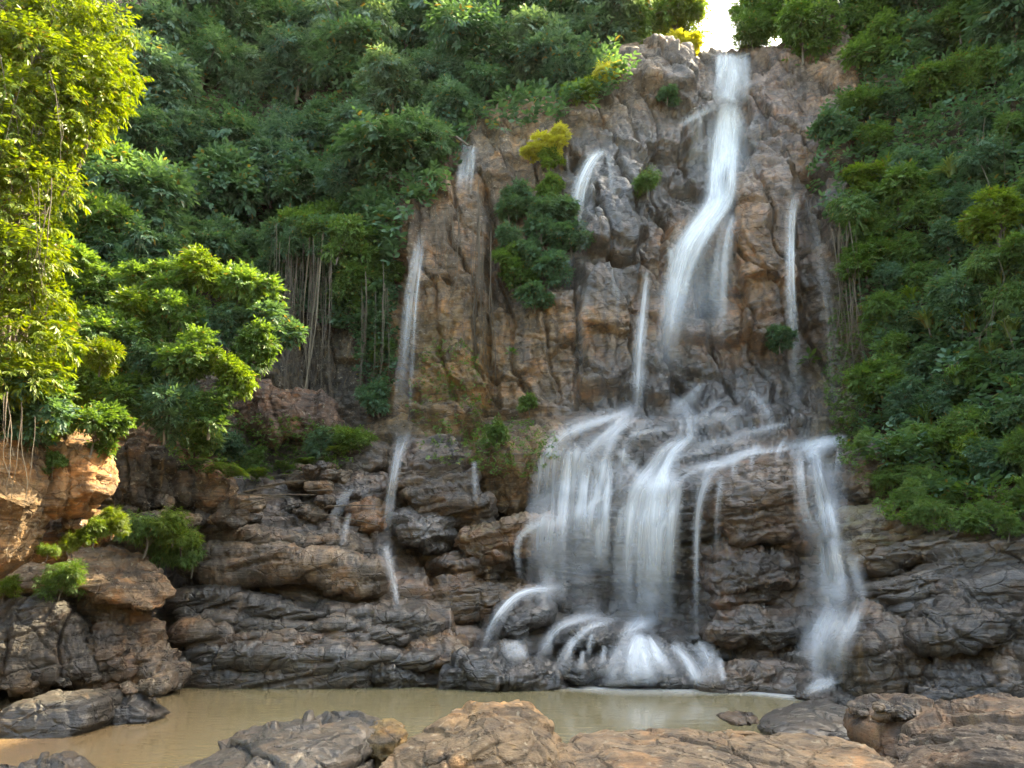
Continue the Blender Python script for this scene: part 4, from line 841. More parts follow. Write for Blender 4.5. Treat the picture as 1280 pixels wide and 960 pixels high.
w.ribbon([(775,772,34,.5),(744,782,18,.6),(726,794,14,.65),(708,816,17,.75),(696,844,22,.7)], .09, 7)
for x, y in ((690,794),(716,800),(740,796),(756,812),(730,818)): w.ribbon([(x,y-6,7,.6),(x-3,y+8,8,.6),(x-5,y+26,10,.3)], .08, 5)
w.ribbon([(810,772,60,.5),(790,788,28,.75),(770,800,20,.7)], .12, 7)
c = [(800,792,30,.8),(796,812,70,.75),(796,832,110,.62),(800,858,145,.8)]
w.ribbon(c, .14, 13).strands(c, 8, .12, .18, 1.2)
w.ribbon([(838,804,16,.8),(858,822,18,.95),(872,844,24,.95),(880,858,26,.9)], .12, 7).ribbon([(872,802,30,.5),(884,825,26,.7),(894,856,30,.5)], .1, 7).ribbon([(900,820,6,.7),(905,858,8,.6)], .1, 5)
w.ribbon([(640,800,40,.4),(655,825,34,.6)], .1, 5)
w.build('foot_cascade', FALL, t)
def foam(name, pts, z, parent, dens=0.9):
    """white froth floating where the fall strikes the pool"""
    pl = np.array(pts, float); n = len(pl); V = []; D = []; E = []; U = []
    for k, f in ((0, 0.0), (1, 0.6), (2, 1.6)):
        for p in pl: V.append((p[0], p[1] + (f - 0.35) * p[2], z)); D.append(dens); E.append((0.95, 0.55, 0.0)[2 - k] if k < 2 else 0.95); U.append((p[0] * .12, f))
    V = np.array(V); F = []
    for k in range(2):
        for i in range(n - 1): F.append((k * n + i, k * n + i + 1, (k + 1) * n + i + 1, (k + 1) * n + i))
    E = np.array(E).reshape(3, n) * np.clip(np.minimum(np.arange(n), n - 1 - np.arange(n)) / 1.5, 0, 1); E[0] = 0
    o = link(name, mesh_from(name, V, np.array(F), {'dens': np.array(D), 'edge': E.ravel()}, np.array(U)), FALL, parent)
    o.matrix_parent_inverse = parent.matrix_world.inverted(); return o
def at_pool(u, v):
    Y = 1.0; b = (480 - v) / F_; Y = -CAM[2] / ((SP + CP * b) / (CP - SP * b)); return px(u, v, Y)
fp_ = [(*at_pool(u_, v_ + 8)[:2], w_) for u_, v_, w_ in ((690,853,.3),(720,855,.5),(750,856,.9),(780,857,1.2),(810,857,1.3),(840,857,1.2),(870,857,1.0),(900,857,.8),(930,859,.6),(960,862,.5),(990,866,.6),(1015,869,.9),(1040,870,.8),(1065,872,.4))]
fp_ = [(x, y, w_ * 1.5) for x, y, w_ in fp_]
foam('foam', fp_, 0.008, t)

# ------------------------------------------------------------------ plants
rng = np.random.default_rng(11)
LT = np.array([[0,0,0],[-.5,.34,.10],[-.40,.68,.07],[0,1,-.10],[.40,.68,.07],[.5,.34,.10]])
LF = np.array([[0,1,2,3],[0,3,4,5]])
def leaves_mesh(name, P, D, Nn, Ln, asp, bend=0.0):
    """P base points, D directions, Nn normals, Ln lengths, asp width ratio"""
    D = D / (np.linalg.norm(D, axis=1, keepdims=True) + 1e-9)
    X = np.cross(D, Nn); X /= np.linalg.norm(X, axis=1, keepdims=True) + 1e-9; Z = np.cross(X, D)
    L = np.broadcast_to(np.asarray(Ln, float), (len(P),)); A = np.broadcast_to(np.asarray(asp, float), (len(P),))
    V = P[:, None] + L[:, None, None] * (LT[None, :, 0, None] * A[:, None, None] * X[:, None] + LT[None, :, 1, None] * D[:, None] + (LT[None, :, 2, None] * A[:, None, None] * 1.3) * Z[:, None])
    F = (np.arange(len(P)) * 6)[:, None, None] + LF[None]
    lv = np.repeat(rng.random(len(P)), 6)
    return mesh_from(name, V.reshape(-1, 3), F.reshape(-1, 4), {'leafv': lv})
def unit(v): return v / (np.linalg.norm(v, axis=-1, keepdims=True) + 1e-9)
def sprays(C, O, k, L, rs=0.35, droop=0.25, spread=0.9):
    """k leaves set along a twig at each cluster point C that points along O"""
    n = len(C); T = unit(O + rng.normal(0, rs, (n, 3)) + [0, 0, -droop * 0.4])
    S_ = unit(np.cross(T, rng.normal(0, 0.35, (n, 3)) + [0, 0, 1.0]))
    UPn = unit(np.cross(S_, T)); UPn = np.where(UPn[:, 2:3] < 0, -UPn, UPn)
    P, D, M = [], [], []
    for i in range(k):
        s = (i // 2) / max(1, (k - 1) / 2); sg = 1 if i % 2 else -1
        P.append(C + T * (s * L * 1.5)); last = (i == k - 1)
        D.append(unit(T * (0.55 + 0.5 * s) + S_ * sg * (spread if not last else 0) + rng.normal(0, 0.16, (n, 3)) + [0, 0, -droop]))
        M.append(unit(UPn + rng.normal(0, 0.28, (n, 3))))
    return np.concatenate(P), np.concatenate(D), np.concatenate(M)
def lump_points(lumps, n, up=0.35):
    """points near the upper and outer skin of leaf clumps; lumps (x,y,z,r)"""
    lm = np.array(lumps); a = lm[:, 3] ** 2; a /= a.sum(); i = rng.choice(len(lm), n, p=a)
    d = unit(rng.normal(0, 1, (n, 3)) + [0, 0, up]); r = lm[i, 3] * (1 - 0.45 * rng.random(n) ** 2.2)
    # uneven skin: the clump breaks up into smaller bunches
    b = 1 + 0.75 * fbm(d * 2.3 + i[:, None] * 9.1, 2, 5)
    return lm[i, :3] + d * (r * b)[:, None] * np.array([1, 1, 0.8]), d
def tube(verts, faces, pts, r0, r1, k=5):
    pts = np.array(pts, float); n = len(pts); base = sum(len(v) for v in verts); t = np.gradient(pts, axis=0); t = unit(t)
    a = unit(np.cross(t, np.array([0.3, 0.9, 0.2]))); b = np.cross(t, a); an = np.arange(k) * 2 * math.pi / k
    R = np.linspace(r0, r1, n)
    V = pts[:, None] + R[:, None, None] * (np.cos(an)[None, :, None] * a[:, None] + np.sin(an)[None, :, None] * b[:, None])
    idx = np.arange(n * k).reshape(n, k) + base
    F = np.stack([idx[:-1], np.roll(idx[:-1], -1, 1), np.roll(idx[1:], -1, 1), idx[1:]], -1).reshape(-1, 4)
    verts.append(V.reshape(-1, 3)); faces.append(F)
def limbs(lumps, base, r):
    v, f = [], []
    base = np.array(base, float); top = np.array([0.0, 0.0, -0.05]); mid = (base + top) / 2 + rng.normal(0, 0.06, 3)
    tube(v, f, [base, mid, top], r, r * 0.6, 6)
    for l in lumps:
        e = np.array(l[:3]); m = (top + e) / 2 + rng.normal(0, 0.07, 3) + [0, 0, -0.05]; s0 = mid + (top - mid) * rng.random()
        tube(v, f, [s0, m, e, e + (e - m) * 0.4], r * 0.45, r * 0.10, 4)
    return mesh_from('limbs', np.concatenate(v), np.concatenate(f))

def proto(kind, seed):
    """unit sized plant (radius about 1): leaf mesh and stem mesh"""
    global rng
    rng = np.random.default_rng(seed)
    if kind in ('tree', 'shrub', 'feather'):
        nl = {'tree': 20, 'shrub': 13, 'feather': 12}[kind]; lumps = []
        for k in range(nl):
            d = unit(rng.normal(0, 1, 3) + [0, 0, 0.35]); rr = rng.uniform(0.30, 0.88)
            lumps.append((*(d * rr * np.array([1, 1, 0.85])), rng.uniform(0.18, 0.38)))
        n, L, asp, k, dr = {'tree': (1900, 0.112, 0.42, 7, 0.25), 'shrub': (1050, 0.135, 0.40, 7, 0.32), 'feather': (900, 0.16, 0.20, 9, 0.55)}[kind]
        g = rng.choice([.95, 1.1, 1.25, 1.45]); L *= g; n = int(n / g ** 1.3); asp *= rng.uniform(.7, 1.25); dr *= rng.uniform(.5, 1.8)
        C, d = lump_points(lumps, n); P, D, M = sprays(C, d, k, L, 0.4, dr)
        lf = leaves_mesh('leaves', P, D, M, L * rng.uniform(0.65, 1.25, len(P)), asp)
        return lf, limbs(lumps, (0, 0, -1.05), 0.05)
    if kind == 'broad':     # rosette of a few big leaves
        n = 16; an = rng.random(n) * 6.28; el = rng.uniform(0.1, 1.2, n)
        D = np.stack([np.cos(an) * np.cos(el), np.sin(an) * np.cos(el), np.sin(el)], 1); P = D * rng.uniform(0.15, 0.55, n)[:, None]
        lf = leaves_mesh('leaves', P, D + [0, 0, -0.35], unit(np.array([0, 0, 1.0]) - D * 0.4 + rng.normal(0, .1, (n, 3))), rng.uniform(0.42, 0.7, n), 0.45)
        v, f = [], []
        for p in P: tube(v, f, [(0, 0, -0.3), p * 0.5 + [0, 0, 0.02], p], 0.02, 0.012, 4)
        return lf, mesh_from('stems', np.concatenate(v), np.concatenate(f))
    if kind == 'fern':
        Ps, Ds, Ms, Ls = [], [], [], []; v, f = [], []
        for k in range(15):
            an = rng.random() * 6.28; h = rng.uniform(1.0, 1.8); o = np.array([math.cos(an), math.sin(an), 0]); sd = np.array([-o[1], o[0], 0]); pts = []
            for s in np.linspace(0, 1, 15):
                p = o * (s * 0.8) + np.array([0, 0, h * (s - 0.9 * s * s)]); pts.append(p)
                for sg in (-1, 1):
                    Ps.append(p); Ds.append(sd * sg + o * 0.45 + [0, 0, -0.12]); Ms.append([0.1 * rng.normal(), 0.1 * rng.normal(), 1]); Ls.append(0.30 * math.sin(math.pi * (0.12 + 0.86 * s)) + 0.03)
            tube(v, f, pts[::3], 0.012, 0.004, 4)
        return leaves_mesh('leaves', np.array(Ps), np.array(Ds), np.array(Ms), np.array(Ls), 0.32), mesh_from('stems', np.concatenate(v), np.concatenate(f))
    if kind == 'reed':      # arching strap leaves
        V, F, lv = [], [], []; n0 = 0
        for k in range(70):
            an = rng.random() * 6.28; o = np.array([math.cos(an), math.sin(an), 0]); sd = np.array([-o[1], o[0], 0]); h = rng.uniform(0.7, 1.3); reach = rng.uniform(0.3, 0.95); wd_ = rng.uniform(0.018, 0.034); st = o * rng.uniform(0, .18)
            for s in np.linspace(0, 1, 8):
                p = st + o * reach * s ** 1.5 + np.array([0, 0, h * (1.45 * s - 1.05 * s ** 2.3)]); w_ = wd_ * (1 - s ** 3) + 0.002
                V += [p - sd * w_, p + sd * w_]
            for i in range(7): F.append((n0 + 2 * i, n0 + 2 * i + 1, n0 + 2 * i + 3, n0 + 2 * i + 2))
            lv += [rng.random()] * 16; n0 += 16
        v, f = [], []; tube(v, f, [(0, 0, -0.3), (0, 0, 0.1)], 0.05, 0.03, 5)
        return mesh_from('blades', np.array(V), np.array(F), {'leafv': np.array(lv)}), mesh_from('stems', np.concatenate(v), np.concatenate(f))
PROTO = {k: [proto(k, 100 + 17 * i + 7 * len(k)) for i in range(n)] for k, n in (('tree', 6), ('shrub', 6), ('feather', 3), ('broad', 2), ('fern', 2), ('reed', 2))}
PART = {'tree': ('crown', 'trunk'), 'shrub': ('foliage', 'stem'), 'feather': ('foliage', 'stem'), 'broad': ('leaf_rosette', 'stem'), 'fern': ('fronds', 'stem'), 'reed': ('blades', 'stem')}
NAME = {'tree': 'jungle_tree', 'shrub': 'shrub', 'feather': 'feathery_shrub', 'broad': 'broad_leaf_plant', 'fern': 'fern', 'reed': 'reed_clump'}
first = {}
def set_mat(o, m):
    if not o.data.materials: o.data.materials.append(m)
    o.material_slots[0].link = 'OBJECT'; o.material_slots[0].material = m
def plant(kind, u, v, rpx, mat, label, dep=None, fwd=0.35, group=None, sq=1.0):
    Y = dep if dep is not None else depth(u, v, 3); r = rpx * Y / F_; Y -= r * fwd; r = rpx * Y / F_
    i = rnd.randrange(len(PROTO[kind])); key = (kind, i)
    p = px(u, v, Y)
    if kind in ('broad', 'fern', 'reed'): p = p - np.array([0, 0, r * 0.35])
    if key not in first:
        root = bpy.data.objects.new(NAME[kind], None); COL.objects.link(root); root.empty_display_size = 0.2
        a = link(PART[kind][0], PROTO[kind][i][0], None, root); b = link(PART[kind][1], PROTO[kind][i][1], None, root); first[key] = (root, a, b)
    else:
        r0, a0, b0 = first[key]; root = r0.copy(); COL.objects.link(root)
        a = a0.copy(); COL.objects.link(a); a.parent = root
        b = b0.copy(); COL.objects.link(b); b.parent = root
    for o, m in ((a, LM[mat]), (b, BARK)): set_mat(o, m)
    root.location = p; root.scale = (r * rnd.uniform(.9, 1.15), r * rnd.uniform(.9, 1.15), r * rnd.uniform(.85, 1.1) * sq)
    root.rotation_euler = (rnd.uniform(0, .25), rnd.uniform(-.15, .15), rnd.uniform(0, 6.28))
    tag(root, label, {'tree': 'tree', 'shrub': 'shrub', 'feather': 'shrub', 'broad': 'plant', 'fern': 'fern', 'reed': 'reeds'}[kind], group)
    return root
VARY = ('shrubs covering the right slope', 'bushes along the top of the right cliff')
ORD = ['first', 'second', 'third', 'fourth', 'fifth', 'sixth', 'seventh', 'eighth', 'ninth', 'tenth', 'eleventh', 'twelfth', 'thirteenth', 'fourteenth']
def row(kind, pts, r, mats, text, group):
    j = r * .30 if len(pts) > 4 and r > 30 else 0
    for k, (u, v) in enumerate(pts):
        kk = 'feather' if (group in VARY and rnd.random() < .28) else kind
        plant(kk, u + rnd.uniform(-j, j) * .5, v + rnd.uniform(-j, j) * 1.3, r * rnd.uniform(.72, 1.28), mats[k % len(mats)], text.format(ORD[k]), group=group)
G1 = 'trees of the jungle slope above the left of the cliff'
row('tree', [(205,30),(262,18),(322,40),(385,22),(445,40),(505,20),(562,45),(618,20),(672,45),(722,18),(752,52)], 60, ['blue', 'pale', 'deep'], 'dark bluish tree in the topmost jungle row, {} from the bright yellow tree', G1)
row('tree', [(190,110),(250,92),(310,108),(372,96),(432,104),(492,96),(548,112),(604,92),(656,96),(700,84)], 56, ['blue', 'deep', 'pale'], 'bluish green tree in the second jungle row, {} from the bright yellow tree', G1)
row('tree', [(185,185),(240,165),(296,178),(352,165),(406,178),(460,158),(514,168),(556,138),(604,112)], 50, ['deep', 'blue'], 'dark leafy tree in the third jungle row, {} from the bright yellow tree', G1)
row('tree', [(228,235),(282,245),(335,235),(388,238),(440,215),(486,196)], 52, ['blue', 'deep'], 'dark tree in the lowest row of the jungle slope, {} from the left', G1)
row('shrub', [(400,285),(436,262),(446,310),(418,330),(462,345),(390,330),(440,375)], 30, ['mid', 'deep'], 'shrub on the steep bank above the hanging roots, {} from top left', 'shrubs on the bank above the hanging roots')
row('shrub', [(225,300),(268,310),(312,305),(350,330),(330,370)], 34, ['deep'], 'dark shrub under the jungle trees behind the lit left bushes, {} from the left', 'dark shrubs behind the lit left bushes')
for k, (u, v) in enumerate(((352,300),(378,290),(405,296),(428,300))):
    plant('shrub', u, v, 30, ['deep', 'mid'][k % 2], 'overhanging bush at the top of the hanging roots, %s from the left' % ORD[k], depth(u, 400, 3) - .5, .4, 'bushes at the top of the hanging roots', 1.15)
# the lip of the cliff
plant('tree', 790, 28, 52, 'mid', 'green tree on the cliff top just left of the gap of sky', 27)
plant('tree', 842, 22, 46, 'lime', 'sunlit loose tree at the edge of the bright gap of sky', 27.5)
plant('shrub', 852, 62, 26, 'yellow', 'bright yellow backlit bush beside the gap of sky', 25.6)
plant('shrub', 812, 62, 18, 'gold', 'yellow lit bush on the dark outcrop left of the sky gap', 25.2)
plant('feather', 758, 100, 26, 'yellow', 'creeper coloured sunlit yellow at the upper left corner of the dark outcrop', 22.4)
plant('shrub', 726, 126, 30, 'lime', 'light green creeper hanging left of the dark outcrop', 22.6)
plant('shrub', 835, 120, 16, 'deep', 'small dark tuft in the cleft of the dark outcrop')
plant('tree', 962, 16, 46, 'mid', 'tree closing the sky gap from the right above the fall', 25.4)
plant('shrub', 926, 22, 22, 'mid', 'small bush reaching into the sky gap from the right', 25.6)
plant('shrub', 872, 14, 18, 'lime', 'thin sunlit bush reaching into the sky gap from the left', 26.5)
plant('shrub', 942, 40, 30, 'mid', 'leafy bush leaning over the fall from the right of the sky gap', 25)
G2 = 'bushes along the top of the right cliff'
row('tree', [(985,18),(1035,10),(1090,22),(1145,10),(1200,25),(1262,15)], 46, ['mid', 'deep'], 'green tree in the top row above the right cliff, {} from the sky gap', G2)
row('shrub', [(1000,48),(1105,62),(1150,72),(1195,88),(1245,72),(1290,95)], 38, ['mid', 'mid', 'deep'], 'leafy bush in the second row above the right cliff, {} from the sky gap', G2)
G3 = 'shrubs covering the right slope'
row('shrub', [(1075,120),(1120,135),(1165,125),(1215,150),(1265,160)], 34, ['mid', 'deep'], 'shrub in the upper band of the right slope, {} from the bare cliff', G3)
row('shrub', [(1040,165),(1085,180),(1135,195),(1240,205),(1285,230)], 32, ['deep', 'mid', 'deep'], 'dark shrub in the middle band of the right slope, {} from the bare cliff', G3)
row('shrub', [(1080,235),(1120,240),(1160,262),(1210,270),(1255,280)], 34, ['lime', 'mid', 'mid', 'deep'], 'green shrub below the dark hollow of the right slope, {} from the bare cliff', G3)
row('shrub', [(1060,280),(1098,292),(1140,300),(1185,312),(1232,330),(1282,320)], 34, ['mid', 'mid', 'mid', 'deep'], 'shrub level with the slim right fall, {} going right from it', G3)
row('shrub', [(1078,330),(1118,345),(1158,352),(1200,368),(1265,372)], 33, ['mid', 'deep'], 'glossy green shrub midway down the right slope, {} from the left', G3)
row('shrub', [(1105,395),(1142,405),(1120,440),(1160,455),(1098,480),(1135,505)], 30, ['mid', 'deep'], 'low shrub right of the lianas by the right cascade, {} from top', G3)
row('shrub', [(1180,500),(1225,470),(1275,460),(1210,530),(1265,520),(1170,550),(1240,570),(1285,575)], 32, ['deep', 'mid'], 'dark shrub on the lower right slope above the tilted slab, {} from top left', G3)
row('shrub', [(1150,600),(1215,570),(1120,560)], 22, ['mid', 'lime'], 'small fresh green shrub just above the mossy olive slab, {} from the left', G3)
plant('broad', 1205, 606, 30, 'mid', 'plant with large glossy leaves at the foot of the right slope')
plant('broad', 1188, 585, 22, 'lime', 'smaller light green plant with big leaves at the foot of the right slope')
plant('reed', 1190, 210, 40, 'reed', 'tall strap leaved clump in the dark hollow high on the right slope')
plant('reed', 1220, 255, 34, 'reed', 'drooping strap leaved clump under the tall one, right slope')
plant('reed', 1215, 400, 42, 'lime', 'bright green reed clump arching out of the right slope')
plant('reed', 1160, 400, 34, 'reed', 'grey green reed clump left of the bright reeds')
plant('reed', 1262, 410, 40, 'reed', 'reed clump at the right edge beside the bright reeds')
plant('reed', 1275, 520, 34, 'reed', 'reed clump low at the right edge over the bare twigs')
plant('tree', 1216, -85, 120, 'deep', 'unseen tall tree added over the right slope to keep sun off the near rocks')  # out of view, added to cast shade on the near left rock
plant('tree', 1330, -60, 120, 'deep', 'unseen tall tree added beyond the top right corner to block the sun')  # second out-of-view tree, added as a sun block
for u, v in ((1240,440),(1268,480),(1195,470),(1140,370),(1250,350),(1275,270),(1110,210),(1235,545),(1160,520),(1280,600)):
    plant('reed', u, v, rnd.uniform(24, 38), rnd.choice(['reed', 'lime', 'mid']), 'strap leaved tuft arching out between the shrubs of the right slope', group='strap leaved tufts of the right slope')
for u, v in ((1190,625),(1235,640),(1275,628),(1110,600),(1080,552),(1140,622),(1165,645),(1262,658),(1212,652)):
    plant('feather', u, v, rnd.uniform(14, 26), 'mid', 'thin leaved straggly plant along the bottom edge of the right slope', group='straggly plants at the bottom of the right slope')
# plants on the cliff face
row('shrub', [(645,250),(690,235),(632,300),(676,292),(712,300),(650,345),(692,340),(668,372),(640,262),(640,325),(694,270),(660,320),(676,268)], 25, ['deep', 'mid', 'deep', 'deep'], 'bush of the dark green clump mid cliff, {} counted from the top left', 'bushes of the green clump in the middle of the cliff')
plant('shrub', 684, 184, 26, 'yellow', 'bush coloured sunlit yellow perched on top of the green clump on the cliff', fwd=.6, sq=.7)
plant('feather', 700, 166, 17, 'yellow', 'small upright sprig coloured sunlit yellow above the sunlit yellow bush', fwd=.6)
plant('shrub', 664, 192, 15, 'yellow', 'small tuft coloured sunlit yellow left of the sunlit yellow bush', fwd=.6, sq=.7)
plant('shrub', 690, 200, 18, 'lime', 'pale green leaves just under the sunlit yellow bush on the cliff')
plant('feather', 808, 232, 22, 'mid', 'mossy tuft on the bare cliff right of the dark rounded rock')
plant('broad', 639, 438, 13, 'mid', 'single small bright plant on the bare brown slab of the cliff')
plant('shrub', 975, 425, 20, 'deep', 'dark tuft left of the slim right fall at mid height')
plant('broad', 1012, 445, 20, 'mid', 'bright leafed plant between the strands of the slim right fall')
plant('shrub', 660, 505, 14, 'mid', 'little tuft under the leaning slab above the mossy boulder')
plant('shrub', 478, 435, 18, 'mid', 'bright tuft left of the long thin left fall')
plant('shrub', 470, 500, 22, 'deep', 'dark hanging tuft low beside the long thin left fall')
plant('shrub', 620, 545, 18, 'mid', 'low moss and leaf tuft on the big mossy boulder')
# foot of the jungle
row('fern', [(250,575),(285,585),(322,590),(355,582),(392,575),(425,560)], 26, ['mid', 'mid', 'lime'], 'fern in the row at the foot of the hanging roots, {} from the left', 'ferns at the foot of the hanging roots')
row('shrub', [(245,548),(282,560),(318,575),(400,555),(440,548)], 24, ['mid', 'deep'], 'low bush behind the ferns under the overhang, {} from the left', 'low bushes under the overhang')
# sunlit shrubs on the left
G4 = 'sunlit bushes of the left bank'
row('tree', [(135,235),(180,265),(110,300),(160,330)], 58, ['mid', 'deep'], 'tall shrub tree above the lit left bushes, {} from the top', G4)
for pts, dy in (([(200,362),(250,352),(300,375),(330,410)], 15.2), ([(175,405),(225,405),(275,412),(318,440)], 14.6), ([(130,430),(180,455),(235,455),(285,470)], 14.0), ([(110,480),(160,500),(215,510),(262,515)], 13.8)):
    for k, (u, v) in enumerate(pts):
        plant('shrub', u, v, 42 * rnd.uniform(.9, 1.1), ['mid', 'lime', 'mid', 'deep'][(k + int(dy * 5)) % 4], 'leafy bush of the big left thicket, %s from left in the %s tier' % (ORD[k], {15.2: 'top', 14.6: 'second', 14.0: 'third', 13.8: 'lowest'}[dy]), dy, .1, G4)
row('shrub', [(20,360),(60,400),(110,372),(150,400),(70,345),(120,420),(90,465),(25,520),(120,520)], 46, ['mid', 'lime', 'mid', 'deep'], 'bush filling the thicket behind the near left edge bushes, {} from top', G4)
row('shrub', [(30,395),(85,400),(40,450),(95,440),(30,495),(75,500)], 44, ['lime', 'mid', 'mid'], 'near bush at the left edge above the ochre pillar, {} counted from the top', G4)
plant('shrub', 130, 445, 26, 'gold', 'bright yellow green bush glowing in the left thicket', 12.8, .1)
plant('feather', 70, 545, 26, 'lime', 'spray of fine leaves on top of the orange boulder', 11.2, .1)
plant('shrub', 68, 580, 18, 'mid', 'small plant hanging on the shaded side of the orange boulder', 10.7, .1)
row('feather', [(185,668),(215,660),(208,695),(240,700),(228,676)], 24, ['mid', 'lime', 'mid'], 'bright plant in the gully beside the sunlit slab, {} from the left', 'low plants in the gully of the left bank')
plant('feather', 80, 728, 28, 'mid', 'low leafy plant standing in front of the sunlit slab', 13.2, .1)
plant('feather', 8, 736, 18, 'lime', 'leafy tuft at the left edge on the huge dark boulder', 13.0, .1)
row('feather', [(60,690),(90,680),(118,666),(140,653)], 17, ['lime', 'gold'], 'sunlit tuft growing along the top of the pale slab, {} from the left', 'tufts along the top of the pale slab')

# the bright tree at the left edge
t = empty('bright_tree', tuple(px(20, 520, 10.2)), 'sunlit yellow green tree hanging over the left edge with bare twigs showing', 'tree'); bpy.context.view_layer.update()
rng = np.random.default_rng(5); lum = []
for (u, v, r, Y) in ((10,20,60,10.2),(70,15,52,10.4),(120,40,40,10.8),(40,70,50,10),(100,85,48,10.5),(138,95,32,10.9),(128,130,28,10.8),(70,130,44,10.2),(15,120,40,9.8),(118,150,22,10.6),(60,190,26,10.2),(15,230,34,9.8),(30,280,34,9.9),(45,330,32,10),(15,360,36,9.9),(60,290,18,10.2),(-40,60,60,10),(-40,200,60,9.6),(-40,340,50,9.8),(150,40,24,11),(20,420,40,9.9),(60,380,30,10.2),(0,470,40,9.8),(40,470,28,10),(70,430,26,10.3),(10,320,40,9.7),(30,165,46,10),(92,172,34,10.5),(62,232,34,10.1),(120,120,34,10.7),(20,200,40,9.9)):
    lum.append((*px(u, v, Y), r * Y / F_))
C, d = lump_points(lum, 5000, 0.2); P, D, M = sprays(C, d, 8, 0.095, 0.4, 0.6)
lf = link('crown', leaves_mesh('crown', P, D, M, 0.098 * rng.uniform(.6, 1.3, len(P)), 0.30), LM['gold'], t); lf.matrix_parent_inverse = t.matrix_world.inverted()
v_, f_ = [], []
b0 = px(-20, 640, 10.6)
tube(v_, f_, [b0, px(-5, 480, 10.6), px(10, 330, 10.6), px(25, 180, 10.6), px(50, 60, 10.7)], .16, .05, 8)
for l in lum:
    e = np.array(l[:3]); s0 = px(15, min(560, topx(e)[1] + 150), 10.6); m = (s0 + e) / 2 + rng.normal(0, .12, 3); tube(v_, f_, [s0, m, e], .035, .012, 5)
tr = link('trunk', mesh_from('trunk', np.concatenate(v_), np.concatenate(f_)), BARK, t, True); tr.matrix_parent_inverse = t.matrix_world.inverted()

# undergrowth that nobody could count
def undergrowth(name, regions, n, L, mat, label, seed, asp=.45):
    global rng
    rng = np.random.default_rng(seed); C, O = [], []
    for (a, b, ru, rv, wt) in regions:
        k = int(n * wt); q = rng.random((k, 2)) ** np.array([0.5, 1.0]); uu = a + ru * q[:, 0] * np.cos(6.283 * q[:, 1]); vv = b + rv * q[:, 0] * np.sin(6.283 * q[:, 1])
        for x, y in zip(uu, vv):
            if y < np.interp(x, SKY_U, SKY_V) + 4: continue
            Y = float(depth(x, y, 1)); C.append(px(x, y, Y - rng.uniform(.02, .35))); O.append([rng.normal(0, .4), -0.8, 0.5])
    P, D, M = sprays(np.array(C), unit(np.array(O)), 6, L, 0.5, 0.3)
    o = link(name, leaves_mesh(name, P, D, M, L * rng.uniform(.6, 1.3, len(P)), asp), mat); tag(o, label, 'undergrowth', kind='stuff')
undergrowth('undergrowth', [(330,150,260,170,.45),(600,60,200,100,.2),(230,300,180,80,.12),(60,200,120,200,.1),(430,300,70,110,.13)], 6000, .24, LM['deep'], 'dark leafy undergrowth filling the jungle slope left of the cliff', 21)
undergrowth('undergrowth', [(1190,120,120,130,.3),(1190,320,140,130,.35),(1190,500,120,120,.3),(1060,200,50,90,.05),(1410,330,120,300,.5)], 3600, .17, LM['deep'], 'leafy creepers and undergrowth covering the right slope', 22)
undergrowth('root_leaves', [(380,330,50,60,.5),(455,360,40,60,.3),(470,440,25,60,.2)], 1500, .13, LM['deep'], 'trailing leaves over the tops of the hanging roots', 24)
undergrowth('ground_creeper', [(1060,470,30,110,.25),(560,500,50,80,.12),(640,560,60,40,.12),(330,560,120,40,.35),(1150,560,100,70,.16),(1190,630,100,32,.35)], 2200, .07, LM['mid'], 'fine creeping leaves over mossy rock and shady ledges', 23)

# loose stones
def stones(n, regs, label, group, sz=(7, 20)):
    for k in range(n):
        a, b, ru, rv = regs[k % len(regs)]; u = a + rnd.uniform(-ru, ru); v = b + rnd.uniform(-rv, rv); r = rnd.uniform(*sz) * rnd.uniform(.6, 1)
        an0 = rnd.random() * 6.28; m = rnd.randint(6, 8)
        pl = [(u + r * 1.25 * rnd.uniform(.75, 1.2) * math.cos(an0 + 6.283 * i / m), v + r * .7 * rnd.uniform(.75, 1.2) * math.sin(an0 + 6.283 * i / m)) for i in range(m)]
        Y = float(depth(u, v, 1)); g = rnd.uniform(.6, 1.3)
        rock('stone', label, pl, Y + .05, r * Y / F_ * .9, .1, (0.14 * g, 0.115 * g, 0.09 * g), rnd.uniform(.1, .7), 0.02, .5, .25, 3.0, .6, group, 14)
stones(34, [(350,620,60,26),(300,640,50,14),(400,600,30,20)], 'loose stone on the dark rubble slope below the ferns', 'stones of the rubble slope below the ferns')
stones(16, [(60,852,60,6),(190,860,40,5)], 'small stone along the left shore of the pool', 'stones on the left shore', (5, 14))
stones(12, [(1105,888,35,6)], 'small stone along the right shore of the pool', 'stones on the right shore', (6, 15))
stones(14, [(190,640,50,18),(110,665,40,12)], 'small stone among the shaded boulders under the left thicket', 'stones under the left thicket', (6, 14))
for k in range(14):
    u, v = rnd.uniform(290, 430), rnd.uniform(590, 650); Y = float(depth(u, v, 2)) - .08; an = rnd.uniform(-.5, .5); l = rnd.uniform(.5, 1.3); p = px(u, v, Y)
    q = p + np.array([math.cos(an) * l, -.15, math.sin(an) * l * .4]); c_ = (p + q) / 2 + [0, 0, .06]
    v_, f_ = [], []; tube(v_, f_, [p - c_, (p + q) / 2 - c_ + [0, 0, .02], q - c_], .018, .008, 5); o = link('driftwood', mesh_from('driftwood', np.concatenate(v_), np.concatenate(f_)), ROOT, None, True); o.location = c_
    tag(o, 'dead stick lying on the rubble slope below the ferns', 'stick', 'dead sticks on the rubble slope')

